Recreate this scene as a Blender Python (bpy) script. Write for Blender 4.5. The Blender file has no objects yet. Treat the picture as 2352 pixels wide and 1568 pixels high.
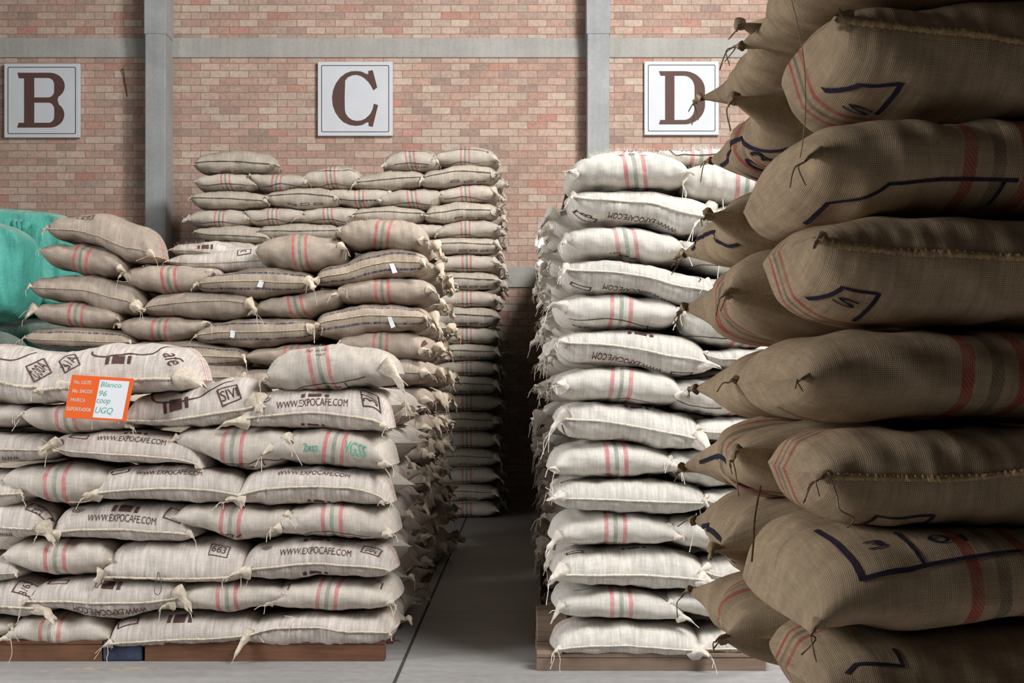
import bpy, bmesh, math, random
import numpy as np
from mathutils import Vector, Matrix

C = bpy.context.scene.collection
SC = bpy.context.scene
R_ = random.Random(7)
F_PX = 3200.0; VX = 1190.0; VY = 915.0; CAM_Z = 1.5125
WALL_Y = 19.4

# ---------------------------------------------------------------- camera, world, lights
cd = bpy.data.cameras.new('camera'); cam = bpy.data.objects.new('camera', cd); C.objects.link(cam)
cam.location = (0, 0, CAM_Z); cam.rotation_euler = (math.pi/2, 0, 0)
cd.sensor_width = 36.0; cd.lens = 36.0*F_PX/2352
cd.shift_x = -(VX-1176)/2352; cd.shift_y = (VY-784)/2352
cd.clip_start = 0.05; cd.clip_end = 200
cd.dof.use_dof = True; cd.dof.focus_distance = 8.2; cd.dof.aperture_fstop = 28
SC.camera = cam
w = bpy.data.worlds.new('world'); SC.world = w; w.use_nodes = True
w.node_tree.nodes['Background'].inputs[0].default_value = (0.75, 0.82, 1.0, 1)
w.node_tree.nodes['Background'].inputs[1].default_value = 0.3

def area(name, loc, target, sx, sy, power, col=(1, 1, 1)):
    l = bpy.data.lights.new(name, 'AREA'); l.shape = 'RECTANGLE'; l.size = sx; l.size_y = sy
    l.energy = power; l.color = col
    o = bpy.data.objects.new(name, l); C.objects.link(o); o.location = loc
    o.rotation_euler = (Vector(target)-Vector(loc)).to_track_quat('-Z', 'Y').to_euler()
    return o
area('skylight_lamp', (4.6, 4.4, 6.6), (0.2, 9.0, 1.2), 3.6, 3.6, 830, (1.0, 0.985, 0.965))
area('skylight_lamp', (4.0, 10.2, 8.9), (-1.5, 19.0, 4.5), 1.8, 2.4, 1650, (1.0, 0.98, 0.96))
area('window_and_fill_lamp', (-8.7, 4.5, 3.6), (0.0, 6.6, 1.2), 3.4, 3.2, 760, (0.99, 0.99, 1.0))
area('window_and_fill_lamp', (2.5, -6.6, 4.5), (3.0, 3.0, 1.2), 3.0, 1.6, 22, (1.0, 0.96, 0.90))  # added weak fill from behind the camera for the near pile's front
SC.cycles.diffuse_bounces = 3; SC.cycles.max_bounces = 6
SC.view_settings.view_transform = 'Standard'; SC.view_settings.look = 'None'
SC.view_settings.gamma = 1.0; SC.view_settings.exposure = 0.0
SC.view_settings.use_curve_mapping = False

# ---------------------------------------------------------------- material helpers
def lin(c):
    return tuple(((x/255)/12.92 if x/255 <= .04045 else ((x/255+.055)/1.055)**2.4) for x in c)

class NT:
    def __init__(s, name):
        s.m = bpy.data.materials.new(name); s.m.use_nodes = True
        s.t = s.m.node_tree; s.n = s.t.nodes; s.l = s.t.links
        s.b = s.n['Principled BSDF']
    def put(s, sock, v):
        if hasattr(v, 'links'): s.l.new(v, sock)
        elif isinstance(v, tuple) and len(v) == 3 and sock.type == 'RGBA': sock.default_value = (*v, 1)
        else: sock.default_value = v
    def m_(s, op, a, b=None, c=None, clamp=False):
        n = s.n.new('ShaderNodeMath'); n.operation = op; n.use_clamp = clamp
        s.put(n.inputs[0], a)
        if b is not None: s.put(n.inputs[1], b)
        if c is not None: s.put(n.inputs[2], c)
        return n.outputs[0]
    def mix(s, f, a, b, mode='MIX'):
        n = s.n.new('ShaderNodeMix'); n.data_type = 'RGBA'; n.blend_type = mode
        s.put(n.inputs[0], f); s.put(n.inputs[6], a); s.put(n.inputs[7], b)
        return n.outputs[2]
    def noise(s, vec, scale=1.0, detail=2.0, rough=.5):
        n = s.n.new('ShaderNodeTexNoise'); n.inputs['Scale'].default_value = scale
        n.inputs['Detail'].default_value = detail; n.inputs['Roughness'].default_value = rough
        if vec is not None: s.l.new(vec, n.inputs['Vector'])
        return n.outputs['Fac']
    def uv(s, name):
        n = s.n.new('ShaderNodeUVMap'); n.uv_map = name; return n.outputs[0]
    def sep(s, v):
        n = s.n.new('ShaderNodeSeparateXYZ'); s.l.new(v, n.inputs[0]); return n.outputs
    def comb(s, x, y, z=0.0):
        n = s.n.new('ShaderNodeCombineXYZ')
        for i, q in enumerate((x, y, z)): s.put(n.inputs[i], q)
        return n.outputs[0]
    def obj(s):
        return s.n.new('ShaderNodeTexCoord').outputs['Object']
    def pos(s):
        return s.n.new('ShaderNodeNewGeometry').outputs['Position']
    def ramp(s, f, stops, interp='LINEAR'):
        n = s.n.new('ShaderNodeValToRGB'); n.color_ramp.interpolation = interp
        e = n.color_ramp.elements
        while len(e) > 1: e.remove(e[-1])
        for i, (p, c) in enumerate(stops):
            q = e[0] if i == 0 else e.new(p)
            q.position = p; q.color = (*c, 1) if len(c) == 3 else c
        s.l.new(f, n.inputs[0]); return n.outputs[0]
    def rng(s, f, a, b, c=0.0, d=1.0):
        n = s.n.new('ShaderNodeMapRange'); s.put(n.inputs[0], f)
        for i, q in enumerate((a, b, c, d)): n.inputs[i+1].default_value = q
        return n.outputs[0]
    def bump(s, h, strength=.3, dist=.01):
        n = s.n.new('ShaderNodeBump'); n.inputs['Strength'].default_value = strength
        n.inputs['Distance'].default_value = dist; s.l.new(h, n.inputs['Height'])
        s.l.new(n.outputs[0], s.b.inputs['Normal'])
    def done(s, col, rough=.9, spec=.15):
        s.put(s.b.inputs['Base Color'], col); s.put(s.b.inputs['Roughness'], rough)
        s.b.inputs['Specular IOR Level'].default_value = spec
        return s.m

def jute(name, base, p=.004, weave=.25, streak=.25, red=(196, 78, 86), green=(96, 116, 98), bands=False, bump=.25, stripes=True):
    k = NT(name); B = lin(base)
    u, v, _ = k.sep(k.uv('UVMap')); s_, _, _ = k.sep(k.uv('Stripe'))
    rnd = k.n.new('ShaderNodeObjectInfo').outputs['Random']
    off = k.m_('MULTIPLY', rnd, 37.0)
    lowv = k.comb(u, v, off)
    nlow = k.noise(lowv, 9.0, 3.0)
    warp = k.m_('MULTIPLY', k.m_('SUBTRACT', k.noise(lowv, 30.0, 1.0), .5), p*.9)
    u2 = k.m_('ADD', u, warp); v2 = k.m_('ADD', v, warp)
    su = k.m_('SINE', k.m_('MULTIPLY', u2, 2*math.pi/p)); sv = k.m_('SINE', k.m_('MULTIPLY', v2, 2*math.pi/p))
    wv = k.m_('MULTIPLY_ADD', k.m_('MAXIMUM', su, sv), .5, .5)
    tu = k.noise(k.comb(k.m_('MULTIPLY', u, .8/p), k.m_('MULTIPLY', v, 14.0), off), 1.0, 2.0)
    tv = k.noise(k.comb(k.m_('MULTIPLY', u, 14.0), k.m_('MULTIPLY', v, .8/p), off), 1.0, 2.0)
    st = k.noise(k.comb(k.m_('MULTIPLY', u, 62.0), k.m_('MULTIPLY', v, 5.0), off), 1.0, 3.0, .6)
    f = k.m_('SUBTRACT', 1.0, k.m_('MULTIPLY', k.m_('MULTIPLY', k.m_('SUBTRACT', 1.0, wv), weave), k.rng(k.noise(lowv, 16.0, 3.0), .3, .7, .55, 1.35)))
    f = k.m_('MULTIPLY', f, k.rng(tu, .3, .7, .91, 1.07))
    f = k.m_('MULTIPLY', f, k.rng(tv, .3, .7, .92, 1.06))
    f = k.m_('MULTIPLY', f, k.rng(st, .3, .7, 1.0-streak, 1.0+streak*.45))
    f = k.m_('MULTIPLY', f, k.rng(nlow, .3, .7, .90, 1.07))
    f = k.m_('MULTIPLY', f, k.rng(rnd, 0, 1, .92, 1.06))
    col = k.mix(1.0, B, k.comb(f, f, f), 'MULTIPLY')
    # darker flecks of jute
    fl = k.noise(k.comb(k.m_('MULTIPLY', u, 110.0), k.m_('MULTIPLY', v, 60.0), off), 1.0, 1.0)
    col = k.mix(k.rng(fl, .70, .78, 0, .45), col, tuple(x*.35 for x in B))
    if stripes:
        tw = k.m_('SINE', k.m_('MULTIPLY', k.m_('ADD', u, k.m_('MULTIPLY', v, .7)), 2*math.pi/(p*2.2)))
        fade = k.m_('MULTIPLY', k.rng(tw, -.3, .6, .62, .95), k.rng(k.noise(lowv, 22.0, 3.0), .3, .65, .55, 1.0))
        wd = k.m_('MULTIPLY', k.m_('SUBTRACT', tv, .5), .006)
        sw = k.m_('ADD', s_, wd)
        g = k.m_('MULTIPLY', k.m_('LESS_THAN', k.m_('ABSOLUTE', sw), .0115), fade)
        r = k.m_('MULTIPLY', k.m_('LESS_THAN', k.m_('ABSOLUTE', k.m_('SUBTRACT', k.m_('ABSOLUTE', sw), .052)), .0115), fade)
        col = k.mix(k.m_('MULTIPLY', g, .8), col, lin(green)); col = k.mix(k.m_('MULTIPLY', r, .92), col, lin(red))
    if bands:
        dash = k.rng(k.noise(k.comb(k.m_('MULTIPLY', u, 70.0), k.m_('MULTIPLY', v, 10.0), off), 1.0, 2.0), .35, .6, .25, .95)
        vb = k.m_('ABSOLUTE', k.m_('ADD', v, -.006))
        mb = k.m_('LESS_THAN', k.m_('ABSOLUTE', k.m_('SUBTRACT', vb, .072)), .010)
        col = k.mix(k.m_('MULTIPLY', mb, dash), col, lin((62, 62, 92)))
    h = k.m_('ADD', k.m_('MULTIPLY', wv, p*.35), k.m_('MULTIPLY', st, .010*(streak+.12)))
    k.bump(h, bump, 1.0)
    return k.done(col, .92, .08)

def plain(name, rgb, rough=.8, spec=.2, var=.0, scale=20.0):
    k = NT(name); c = lin(rgb)
    if var:
        f = k.rng(k.noise(k.obj(), scale, 4.0), .3, .7, 1-var, 1+var)
        col = k.mix(1.0, c, k.comb(f, f, f), 'MULTIPLY'); return k.done(col, rough, spec)
    return k.done(c, rough, spec)

MAT = {}
MAT['F'] = jute('cream_jute', (210, 201, 192), .0042, .18, .28)
MAT['FS'] = jute('cream_jute_weft', (206, 197, 186), .0042, .20, .11)
MAT['R'] = jute('pale_cream_jute', (222, 217, 208), .0042, .14, .22, red=(206, 92, 98))
MAT['RS'] = jute('pale_cream_jute_weft', (222, 217, 208), .0042, .16, .08, red=(206, 92, 98))
MAT['M'] = jute('tan_jute', (178, 164, 150), .0045, .16, .16, red=(190, 60, 70), green=(80, 108, 92))
MAT['MS'] = jute('tan_jute_weft', (178, 164, 150), .0045, .18, .08, red=(190, 60, 70), green=(80, 108, 92))
MAT['B'] = jute('blue_banded_jute', (176, 161, 144), .0045, .16, .18, bands=True, stripes=False)
MAT['K'] = jute('greyish_jute', (204, 192, 176), .005, .12, .20, red=(196, 84, 92), green=(70, 92, 92))
MAT['KS'] = jute('greyish_jute_weft', (208, 196, 182), .005, .12, .08, red=(196, 84, 92), green=(70, 92, 92))
MAT['G'] = jute('coarse_brown_jute', (194, 170, 140), .0036, .78, .16, red=(160, 38, 46), green=(78, 78, 66), bump=.7)
MAT['GS'] = jute('coarse_brown_jute_weft', (194, 170, 140), .0036, .78, .10, red=(160, 38, 46), green=(78, 78, 66), bump=.7)
SEAM = {'F': plain('cream_thread', (214, 202, 184), .9, .1, .2, 60), 'R': plain('white_thread', (226, 218, 204), .9, .1, .2, 60),
        'M': plain('tan_thread', (172, 160, 140), .9, .1, .25, 60), 'B': plain('tan_thread', (186, 174, 150), .9, .1, .25, 60),
        'K': plain('dark_seam_thread', (96, 86, 76), .9, .1, .2, 60), 'G': plain('brown_seam_thread', (176, 150, 112), .9, .1, .3, 60)}
EAR = {'F': plain('cream_ear_cloth', (206, 194, 176), .9, .1, .2, 40), 'R': plain('white_ear_cloth', (222, 214, 202), .9, .1, .18, 40),
       'M': plain('pale_ear_cloth', (200, 186, 166), .9, .1, .2, 40), 'K': plain('grey_ear_cloth', (204, 194, 180), .9, .1, .2, 40),
       'G': plain('brown_ear_cloth', (150, 132, 108), .95, .05, .3, 60)}
EAR['B'] = EAR['M']
INK = {'F': plain('purple_brown_ink', (92, 68, 68), .9, .05, .2, 120), 'R': plain('brown_ink', (84, 66, 62), .9, .05, .2, 120),
       'M': plain('brown_ink', (96, 74, 70), .9, .05, .2, 120), 'K': plain('blue_black_ink', (62, 62, 78), .9, .05, .2, 120),
       'G': plain('navy_ink', (52, 48, 62), .95, .03, .25, 120), 'green': plain('green_marker_ink', (92, 176, 150), .8, .1, .1, 90)}
INK['B'] = INK['M']
M_PAPER = plain('white_paper', (226, 228, 234), .7, .2)

# ---------------------------------------------------------------- mesh helpers
def mesh_obj(name, V, Fa, mat, parent=None, loc=None, smooth=True, uvs=None):
    V = np.asarray(V, float)
    if loc is not None: V = V-np.asarray(loc)
    me = bpy.data.meshes.new(name); me.from_pydata(V.tolist(), [], Fa if isinstance(Fa, list) else Fa.tolist())
    if smooth: me.polygons.foreach_set('use_smooth', np.ones(len(me.polygons), bool))
    if uvs:
        li = np.empty(len(me.loops), int); me.loops.foreach_get('vertex_index', li)
        for nm, arr in uvs:
            L = me.uv_layers.new(name=nm); L.data.foreach_set('uv', np.asarray(arr, np.float32)[li].ravel())
    me.materials.append(mat); me.update()
    o = bpy.data.objects.new(name, me); C.objects.link(o)
    if parent is not None: o.parent = parent
    elif loc is not None: o.location = loc
    return o

def bm_obj(name, bm, mat, parent=None, loc=(0, 0, 0), smooth=False):
    me = bpy.data.meshes.new(name); bm.to_mesh(me); bm.free(); me.materials.append(mat)
    if smooth: me.polygons.foreach_set('use_smooth', np.ones(len(me.polygons), bool))
    o = bpy.data.objects.new(name, me); C.objects.link(o); o.location = loc
    if parent is not None: o.parent = parent
    return o

def box(bm, x0, x1, y0, y1, z0, z1, bev=0.0):
    r = bmesh.ops.create_cube(bm, size=1.0)
    for v in r['verts']:
        v.co = Vector(((x0+x1)/2+v.co.x*(x1-x0), (y0+y1)/2+v.co.y*(y1-y0), (z0+z1)/2+v.co.z*(z1-z0)))
    if bev:
        es = list({e for v in r['verts'] for e in v.link_edges})
        bmesh.ops.bevel(bm, geom=es, offset=bev, segments=2, affect='EDGES', profile=.5)

def tag(o, label=None, cat=None, group=None, kind=None):
    if label: o['label'] = label
    if cat: o['category'] = cat
    if group: o['group'] = group
    if kind: o['kind'] = kind
    return o

def tube(pts, rad, n=6, rng=None, jit=0.0):
    P = np.asarray(pts, float); m = len(P)
    rad = np.broadcast_to(np.asarray(rad, float), (m,))
    T = np.gradient(P, axis=0); T /= np.linalg.norm(T, axis=1, keepdims=True)+1e-9
    up = np.array([0.31, 0.22, 0.92])
    A = np.cross(T, up); A /= np.linalg.norm(A, axis=1, keepdims=True)+1e-9
    Bq = np.cross(T, A)
    an = np.linspace(0, 2*math.pi, n, endpoint=False)
    V = P[:, None, :]+rad[:, None, None]*(np.cos(an)[None, :, None]*A[:, None, :]+np.sin(an)[None, :, None]*Bq[:, None, :])
    V = V.reshape(-1, 3)
    if jit and rng is not None:
        V = V+np.array([[rng.uniform(-jit, jit) for _ in range(3)] for _ in range(len(V))])*np.repeat(rad, n)[:, None]
    Fa = []
    for i in range(m-1):
        for j in range(n):
            a = i*n+j; b = i*n+(j+1) % n
            Fa.append((a, b, b+n, a+n))
    Fa.append(tuple(range(n))); Fa.append(tuple(range((m-1)*n, m*n))[::-1])
    return V, Fa

def ear_mesh(P, r0, rng, n=12):
    """a gathered cloth corner: full at its root, pinched, then a flat crumpled fan"""
    m = len(P); x = np.linspace(0, 1, m)
    wd = np.interp(x, [0, .28, .5, .62, .82, 1], [1.5, 1.15, .62, .55, .85, .30])*r0
    th = np.interp(x, [0, .28, .5, .62, .82, 1], [1.3, .9, .5, .40, .30, .10])*r0
    T = np.gradient(P, axis=0); T /= np.linalg.norm(T, axis=1, keepdims=True)+1e-9
    q = rng.uniform(0, 3.1); up = np.array([.4*math.cos(q), .3, math.sin(q)])
    A = np.cross(T, up); A /= np.linalg.norm(A, axis=1, keepdims=True)+1e-9; Bq = np.cross(T, A)
    an = np.linspace(0, 2*math.pi, n, endpoint=False); p0 = rng.uniform(0, 6); tw = rng.uniform(-1.2, 1.2)
    a2 = an[None, :]+tw*x[:, None]
    k = 1+.24*np.sin(4*an+p0)[None, :]*(.4+x[:, None])
    V = P[:, None, :]+(wd[:, None]*np.cos(a2)*k)[..., None]*A[:, None, :]+(th[:, None]*np.sin(a2)*k)[..., None]*Bq[:, None, :]
    V[-1] += T[-1]*r0*.5*np.sin(2*an+p0)[:, None]
    V = V.reshape(-1, 3); Fa = [(i*n+j, i*n+(j+1) % n, (i+1)*n+(j+1) % n, (i+1)*n+j) for i in range(m-1) for j in range(n)]
    Fa.append(tuple(range((m-1)*n, m*n))[::-1]); Fa.append(tuple(range(n))); return V, Fa

def merge(parts):
    V = []; Fa = []; o = 0
    for v, f in parts:
        V.append(np.asarray(v)); Fa += [tuple(int(i)+o for i in q) for q in f]; o += len(v)
    return np.concatenate(V), Fa

def smooth_path(pts, n=14):
    P = np.asarray(pts, float)
    if len(P) < 3:
        t = np.linspace(0, 1, n)[:, None]; return P[0]*(1-t)+P[-1]*t
    out = []
    Q = np.vstack([2*P[0]-P[1], P, 2*P[-1]-P[-2]])
    for i in range(1, len(Q)-2):
        for t in np.linspace(0, 1, max(3, n//(len(P)-1)), endpoint=False):
            out.append(.5*((2*Q[i])+(-Q[i-1]+Q[i+1])*t+(2*Q[i-1]-5*Q[i]+4*Q[i+1]-Q[i+2])*t*t+(-Q[i-1]+3*Q[i]-3*Q[i+1]+Q[i+2])*t**3))
    out.append(P[-1]); return np.array(out)

def pchip(x, y, xq):
    x = np.asarray(x, float); y = np.asarray(y, float); h = np.diff(x); d = np.diff(y)/h
    m = np.zeros(len(x)); m[0] = d[0]; m[-1] = d[-1]
    for i in range(1, len(x)-1):
        if d[i-1]*d[i] > 0:
            w1 = 2*h[i]+h[i-1]; w2 = h[i]+2*h[i-1]; m[i] = (w1+w2)/(w1/d[i-1]+w2/d[i])
    i = np.clip(np.searchsorted(x, xq, 'right')-1, 0, len(x)-2)
    t = (xq-x[i])/h[i]
    return ((1+2*t)*(1-t)**2*y[i]+t*(1-t)**2*h[i]*m[i]+t*t*(3-2*t)*y[i+1]+t*t*(t-1)*h[i]*m[i+1])

# flat lettering from Blender's built-in face, cached as 2D triangles in a unit box
TXT = {}
def text2d(s):
    if s not in TXT:
        cu = bpy.data.curves.new('lettering', 'FONT'); cu.body = s; cu.resolution_u = 3
        o = bpy.data.objects.new('lettering', cu); C.objects.link(o)
        dg = bpy.context.evaluated_depsgraph_get(); me = o.evaluated_get(dg).to_mesh()
        V = np.array([v.co[:2] for v in me.vertices]); Fa = [tuple(p.vertices) for p in me.polygons]
        o.evaluated_get(dg).to_mesh_clear(); bpy.data.objects.remove(o); bpy.data.curves.remove(cu)
        lo = V.min(0); hi = V.max(0); V = (V-(lo+hi)/2)/(hi-lo)
        TXT[s] = (V, Fa)
    return TXT[s]

def sliced(V, Fa, step):
    bm = bmesh.new(); vs = [bm.verts.new((x, y, 0)) for x, y in V]
    for f in Fa:
        try: bm.faces.new([vs[i] for i in f])
        except ValueError: pass
    lo = V.min(0); hi = V.max(0)
    for ax in (0, 1):
        q = lo[ax]+step
        while q < hi[ax]:
            no = (1, 0, 0) if ax == 0 else (0, 1, 0); co = (q, 0, 0) if ax == 0 else (0, q, 0)
            bmesh.ops.bisect_plane(bm, geom=bm.verts[:]+bm.edges[:]+bm.faces[:], plane_co=co, plane_no=no)
            q += step
    bm.verts.index_update()
    out = np.array([v.co[:2] for v in bm.verts]); of = [tuple(v.index for v in f.verts) for f in bm.faces]; bm.free()
    return out, of

def grid_rect(cx, cy, w_, h_, step):
    nx = max(1, int(math.ceil(w_/step))); ny = max(1, int(math.ceil(h_/step)))
    xs = np.linspace(cx-w_/2, cx+w_/2, nx+1); ys = np.linspace(cy-h_/2, cy+h_/2, ny+1)
    X, Y = np.meshgrid(xs, ys, indexing='ij'); V = np.stack([X.ravel(), Y.ravel()], 1)
    Fa = [(i*(ny+1)+j, (i+1)*(ny+1)+j, (i+1)*(ny+1)+j+1, i*(ny+1)+j+1) for i in range(nx) for j in range(ny)]
    return V, Fa

# ---------------------------------------------------------------- the sack
PILE = {'F': 'orange card pile', 'M': 'tan middle pile', 'K': 'pile under sign C', 'R': 'pile under sign D', 'G': 'near dark pile'}
DEPTH = {'F': 8.0, 'M': 11.4, 'K': 17.6, 'R': 7.744, 'G': 2.5}
RES = {'F': (52, 36), 'M': (44, 32), 'K': (30, 22), 'R': (52, 36), 'G': (110, 72)}
ORD = ['zeroth', 'first', 'second', 'third', 'fourth', 'fifth', 'sixth', 'seventh', 'eighth', 'ninth', 'tenth', 'eleventh', 'twelfth',
       'thirteenth', 'fourteenth', 'fifteenth', 'sixteenth', 'seventeenth', 'eighteenth', 'nineteenth', 'twentieth', 'twenty-first']
SHADE = {'F': 'cream', 'M': 'tan', 'K': 'greyish', 'R': 'pale', 'G': 'brown'}

class Sack:
    """A filled sack lying flat: r runs along the visible face, d into the pile, z up."""
    def __init__(s, r0, z0, r1, z1, T, B, W, O, Rv, Iv, kind, seed, seam=None, infl=.05, bulge=.035, cp=(.02, .02), blunt=.35):
        s.r0, s.r1, s.L, s.W = r0, r1, r1-r0, W
        s.O, s.Rv, s.Iv = np.array(O, float), np.array(Rv, float), np.array(Iv, float)
        s.kind = kind; s.bulge = bulge; s.cp = cp; s.bl = blunt; q = np.random.RandomState(seed); s.rs = q
        s.ts = [0, .03, .10, .25, .5, .75, .90, .97, 1]
        f3, f10 = (.43, .79) if kind == 'S' else (.46, .84)
        T = [t+(t-b)*infl for t, b in zip(T, B)]; B2 = [b-(t-b)*infl for t, b in zip(T, B)]; B = B2
        s.kt = [z0, z0+(T[0]-z0)*f3, z0+(T[0]-z0)*f10, T[0], T[1], T[2], z1+(T[2]-z1)*f10, z1+(T[2]-z1)*f3, z1]
        s.kb = [z0, z0+(B[0]-z0)*f3, z0+(B[0]-z0)*f10, B[0], B[1], B[2], z1+(B[2]-z1)*f10, z1+(B[2]-z1)*f3, z1]
        s.kt2 = list(s.kt); s.kb2 = list(s.kb)
        for a, K in ((T, s.kt2), (B, s.kb2)):
            K[1] = z0+(a[0]-z0)*.76; K[2] = z0+(a[0]-z0)*.95; K[6] = z1+(a[2]-z1)*.95; K[7] = z1+(a[2]-z1)*.76
        if seam is None:
            fr = .5 if kind == 'S' else .40
            seam = [b+(t-b)*fr for t, b in zip(T, B)]
        s.ks = [z0, (z0*.6+seam[0]*.4), (z0*.3+seam[0]*.7), seam[0], seam[1], seam[2], z1*.3+seam[2]*.7, z1*.6+seam[2]*.4, z1]
        s.n = 2.8; s.nb = 2.8 if kind == 'S' else 3.2
        s.ph = q.uniform(0, 6.28, (8,)); s.fr = q.uniform(.6, 1.4, (8,))
        s.h = float(np.mean(np.array(T)-np.array(B)))
        mid = (T[1]+B[1])/2
        s.zmin = min(B)
        s.pt = np.linspace(-math.pi, math.pi, 721)
        P = s.local(np.full(721, .5), s.pt, lumps=False)
        seg = np.r_[0, np.cumsum(np.linalg.norm(np.diff(P, axis=0), axis=1))]
        s.vt = seg-np.interp(0.0, s.pt, seg)
    def local(s, t, ph, lumps=True):
        t = np.asarray(t, float); ph = np.asarray(ph, float)
        zt = pchip(s.ts, s.kt, t); zb = pchip(s.ts, s.kb, t); zs = pchip(s.ts, s.ks, t)
        zs = np.clip(zs, zb, zt)
        c = np.cos(ph); sn = np.sin(ph); e = 2/np.where(sn >= 0, s.n, s.nb)
        e_ = np.abs(2*t-1)
        w_ = s.W/2*(1-.05*e_**4-.09*e_**22)
        d = -np.sign(c)*np.abs(c)**e*w_
        wg = s.bl*(1-np.clip(np.abs(d)/np.maximum(w_, 1e-6), 0, 1)**2)
        zt = zt+(pchip(s.ts, s.kt2, t)-zt)*wg; zb = zb+(pchip(s.ts, s.kb2, t)-zb)*wg
        z = np.where(sn >= 0, zs+(zt-zs)*np.abs(sn)**e, zs-(zs-zb)*np.abs(sn)**e)
        r = s.r0+s.L*t
        bl = s.bulge*(1-np.clip(np.abs(d)/np.maximum(w_, 1e-6), 0, 1)**2)*e_**5
        r = r+np.sign(2*t-1)*bl
        dd = s.W/2+d
        pull = np.where(t < .5, s.cp[0], s.cp[1])*np.exp(-(ph/.6)**2)*e_**9
        dd = dd-pull; r = r+np.sign(2*t-1)*pull*.35
        if s.kind != 'S':
            dd = dd-.010*np.exp(-(ph/.13)**2)
        if lumps:
            p = s.ph; g = s.fr; amp = .0045*(s.h/.2)
            env = np.clip(1-e_**8, 0, 1)
            lump = (np.sin(7*g[0]*t+3*g[1]*np.sin(ph)+p[0])+np.sin(15*g[2]*t-4*np.cos(ph)+p[1])+.8*np.sin(26*g[3]*t+5*np.sin(ph*2)+p[2])
                    +.5*np.sin(48*g[4]*t+3*np.sin(ph)+p[3]))*amp*env
            dd = dd+lump*np.sign(d)*np.abs(c); z = z+lump*np.sign(sn)*np.abs(sn)*.8
            # gathers running away from the seam
            wr = .0018*(s.h/.2)*np.sin(95*g[5]*t+4*np.sin(9*t+p[4])+p[5])*np.exp(-(ph/.9)**2)*env
            if s.kind != 'S': dd = dd+wr
        return np.stack([r, dd, z], -1)
    def world(s, L3):
        return s.O+L3[..., 0:1]*s.Rv+L3[..., 1:2]*s.Iv+L3[..., 2:3]*np.array([0, 0, 1.])
    def front_uv(s, r, z):
        """point seen on the face -> (u from left tip, v along the girth from the seam line)"""
        t = np.clip((r-s.r0)/s.L, .01, .99); t = np.array([t])
        zt = pchip(s.ts, s.kt, t)[0]; zb = pchip(s.ts, s.kb, t)[0]; zs = np.clip(pchip(s.ts, s.ks, t)[0], zb, zt)
        q = (z-zs)/max(zt-zs, 1e-4) if z >= zs else -(zs-z)/max(zs-zb, 1e-4)
        q = max(-.985, min(.985, q)); sn = math.copysign(abs(q)**((s.n if q >= 0 else s.nb)/2), q)
        return (r-s.r0), float(np.interp(math.asin(sn), s.pt, s.vt))
    def surf(s, u, v, off):
        t = np.clip(np.asarray(u)/s.L, .004, .996); ph = np.interp(v, s.vt, s.pt)
        P = s.world(s.local(t, ph)); e = 1e-3
        A = s.world(s.local(np.clip(t+e, 0, 1), ph))-s.world(s.local(t-e, ph)); Bq = s.world(s.local(t, ph+e*3))-s.world(s.local(t, ph-e*3))
        n = np.cross(A, Bq); n /= np.linalg.norm(n, axis=1, keepdims=True)+1e-12
        return P+n*off

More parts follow.
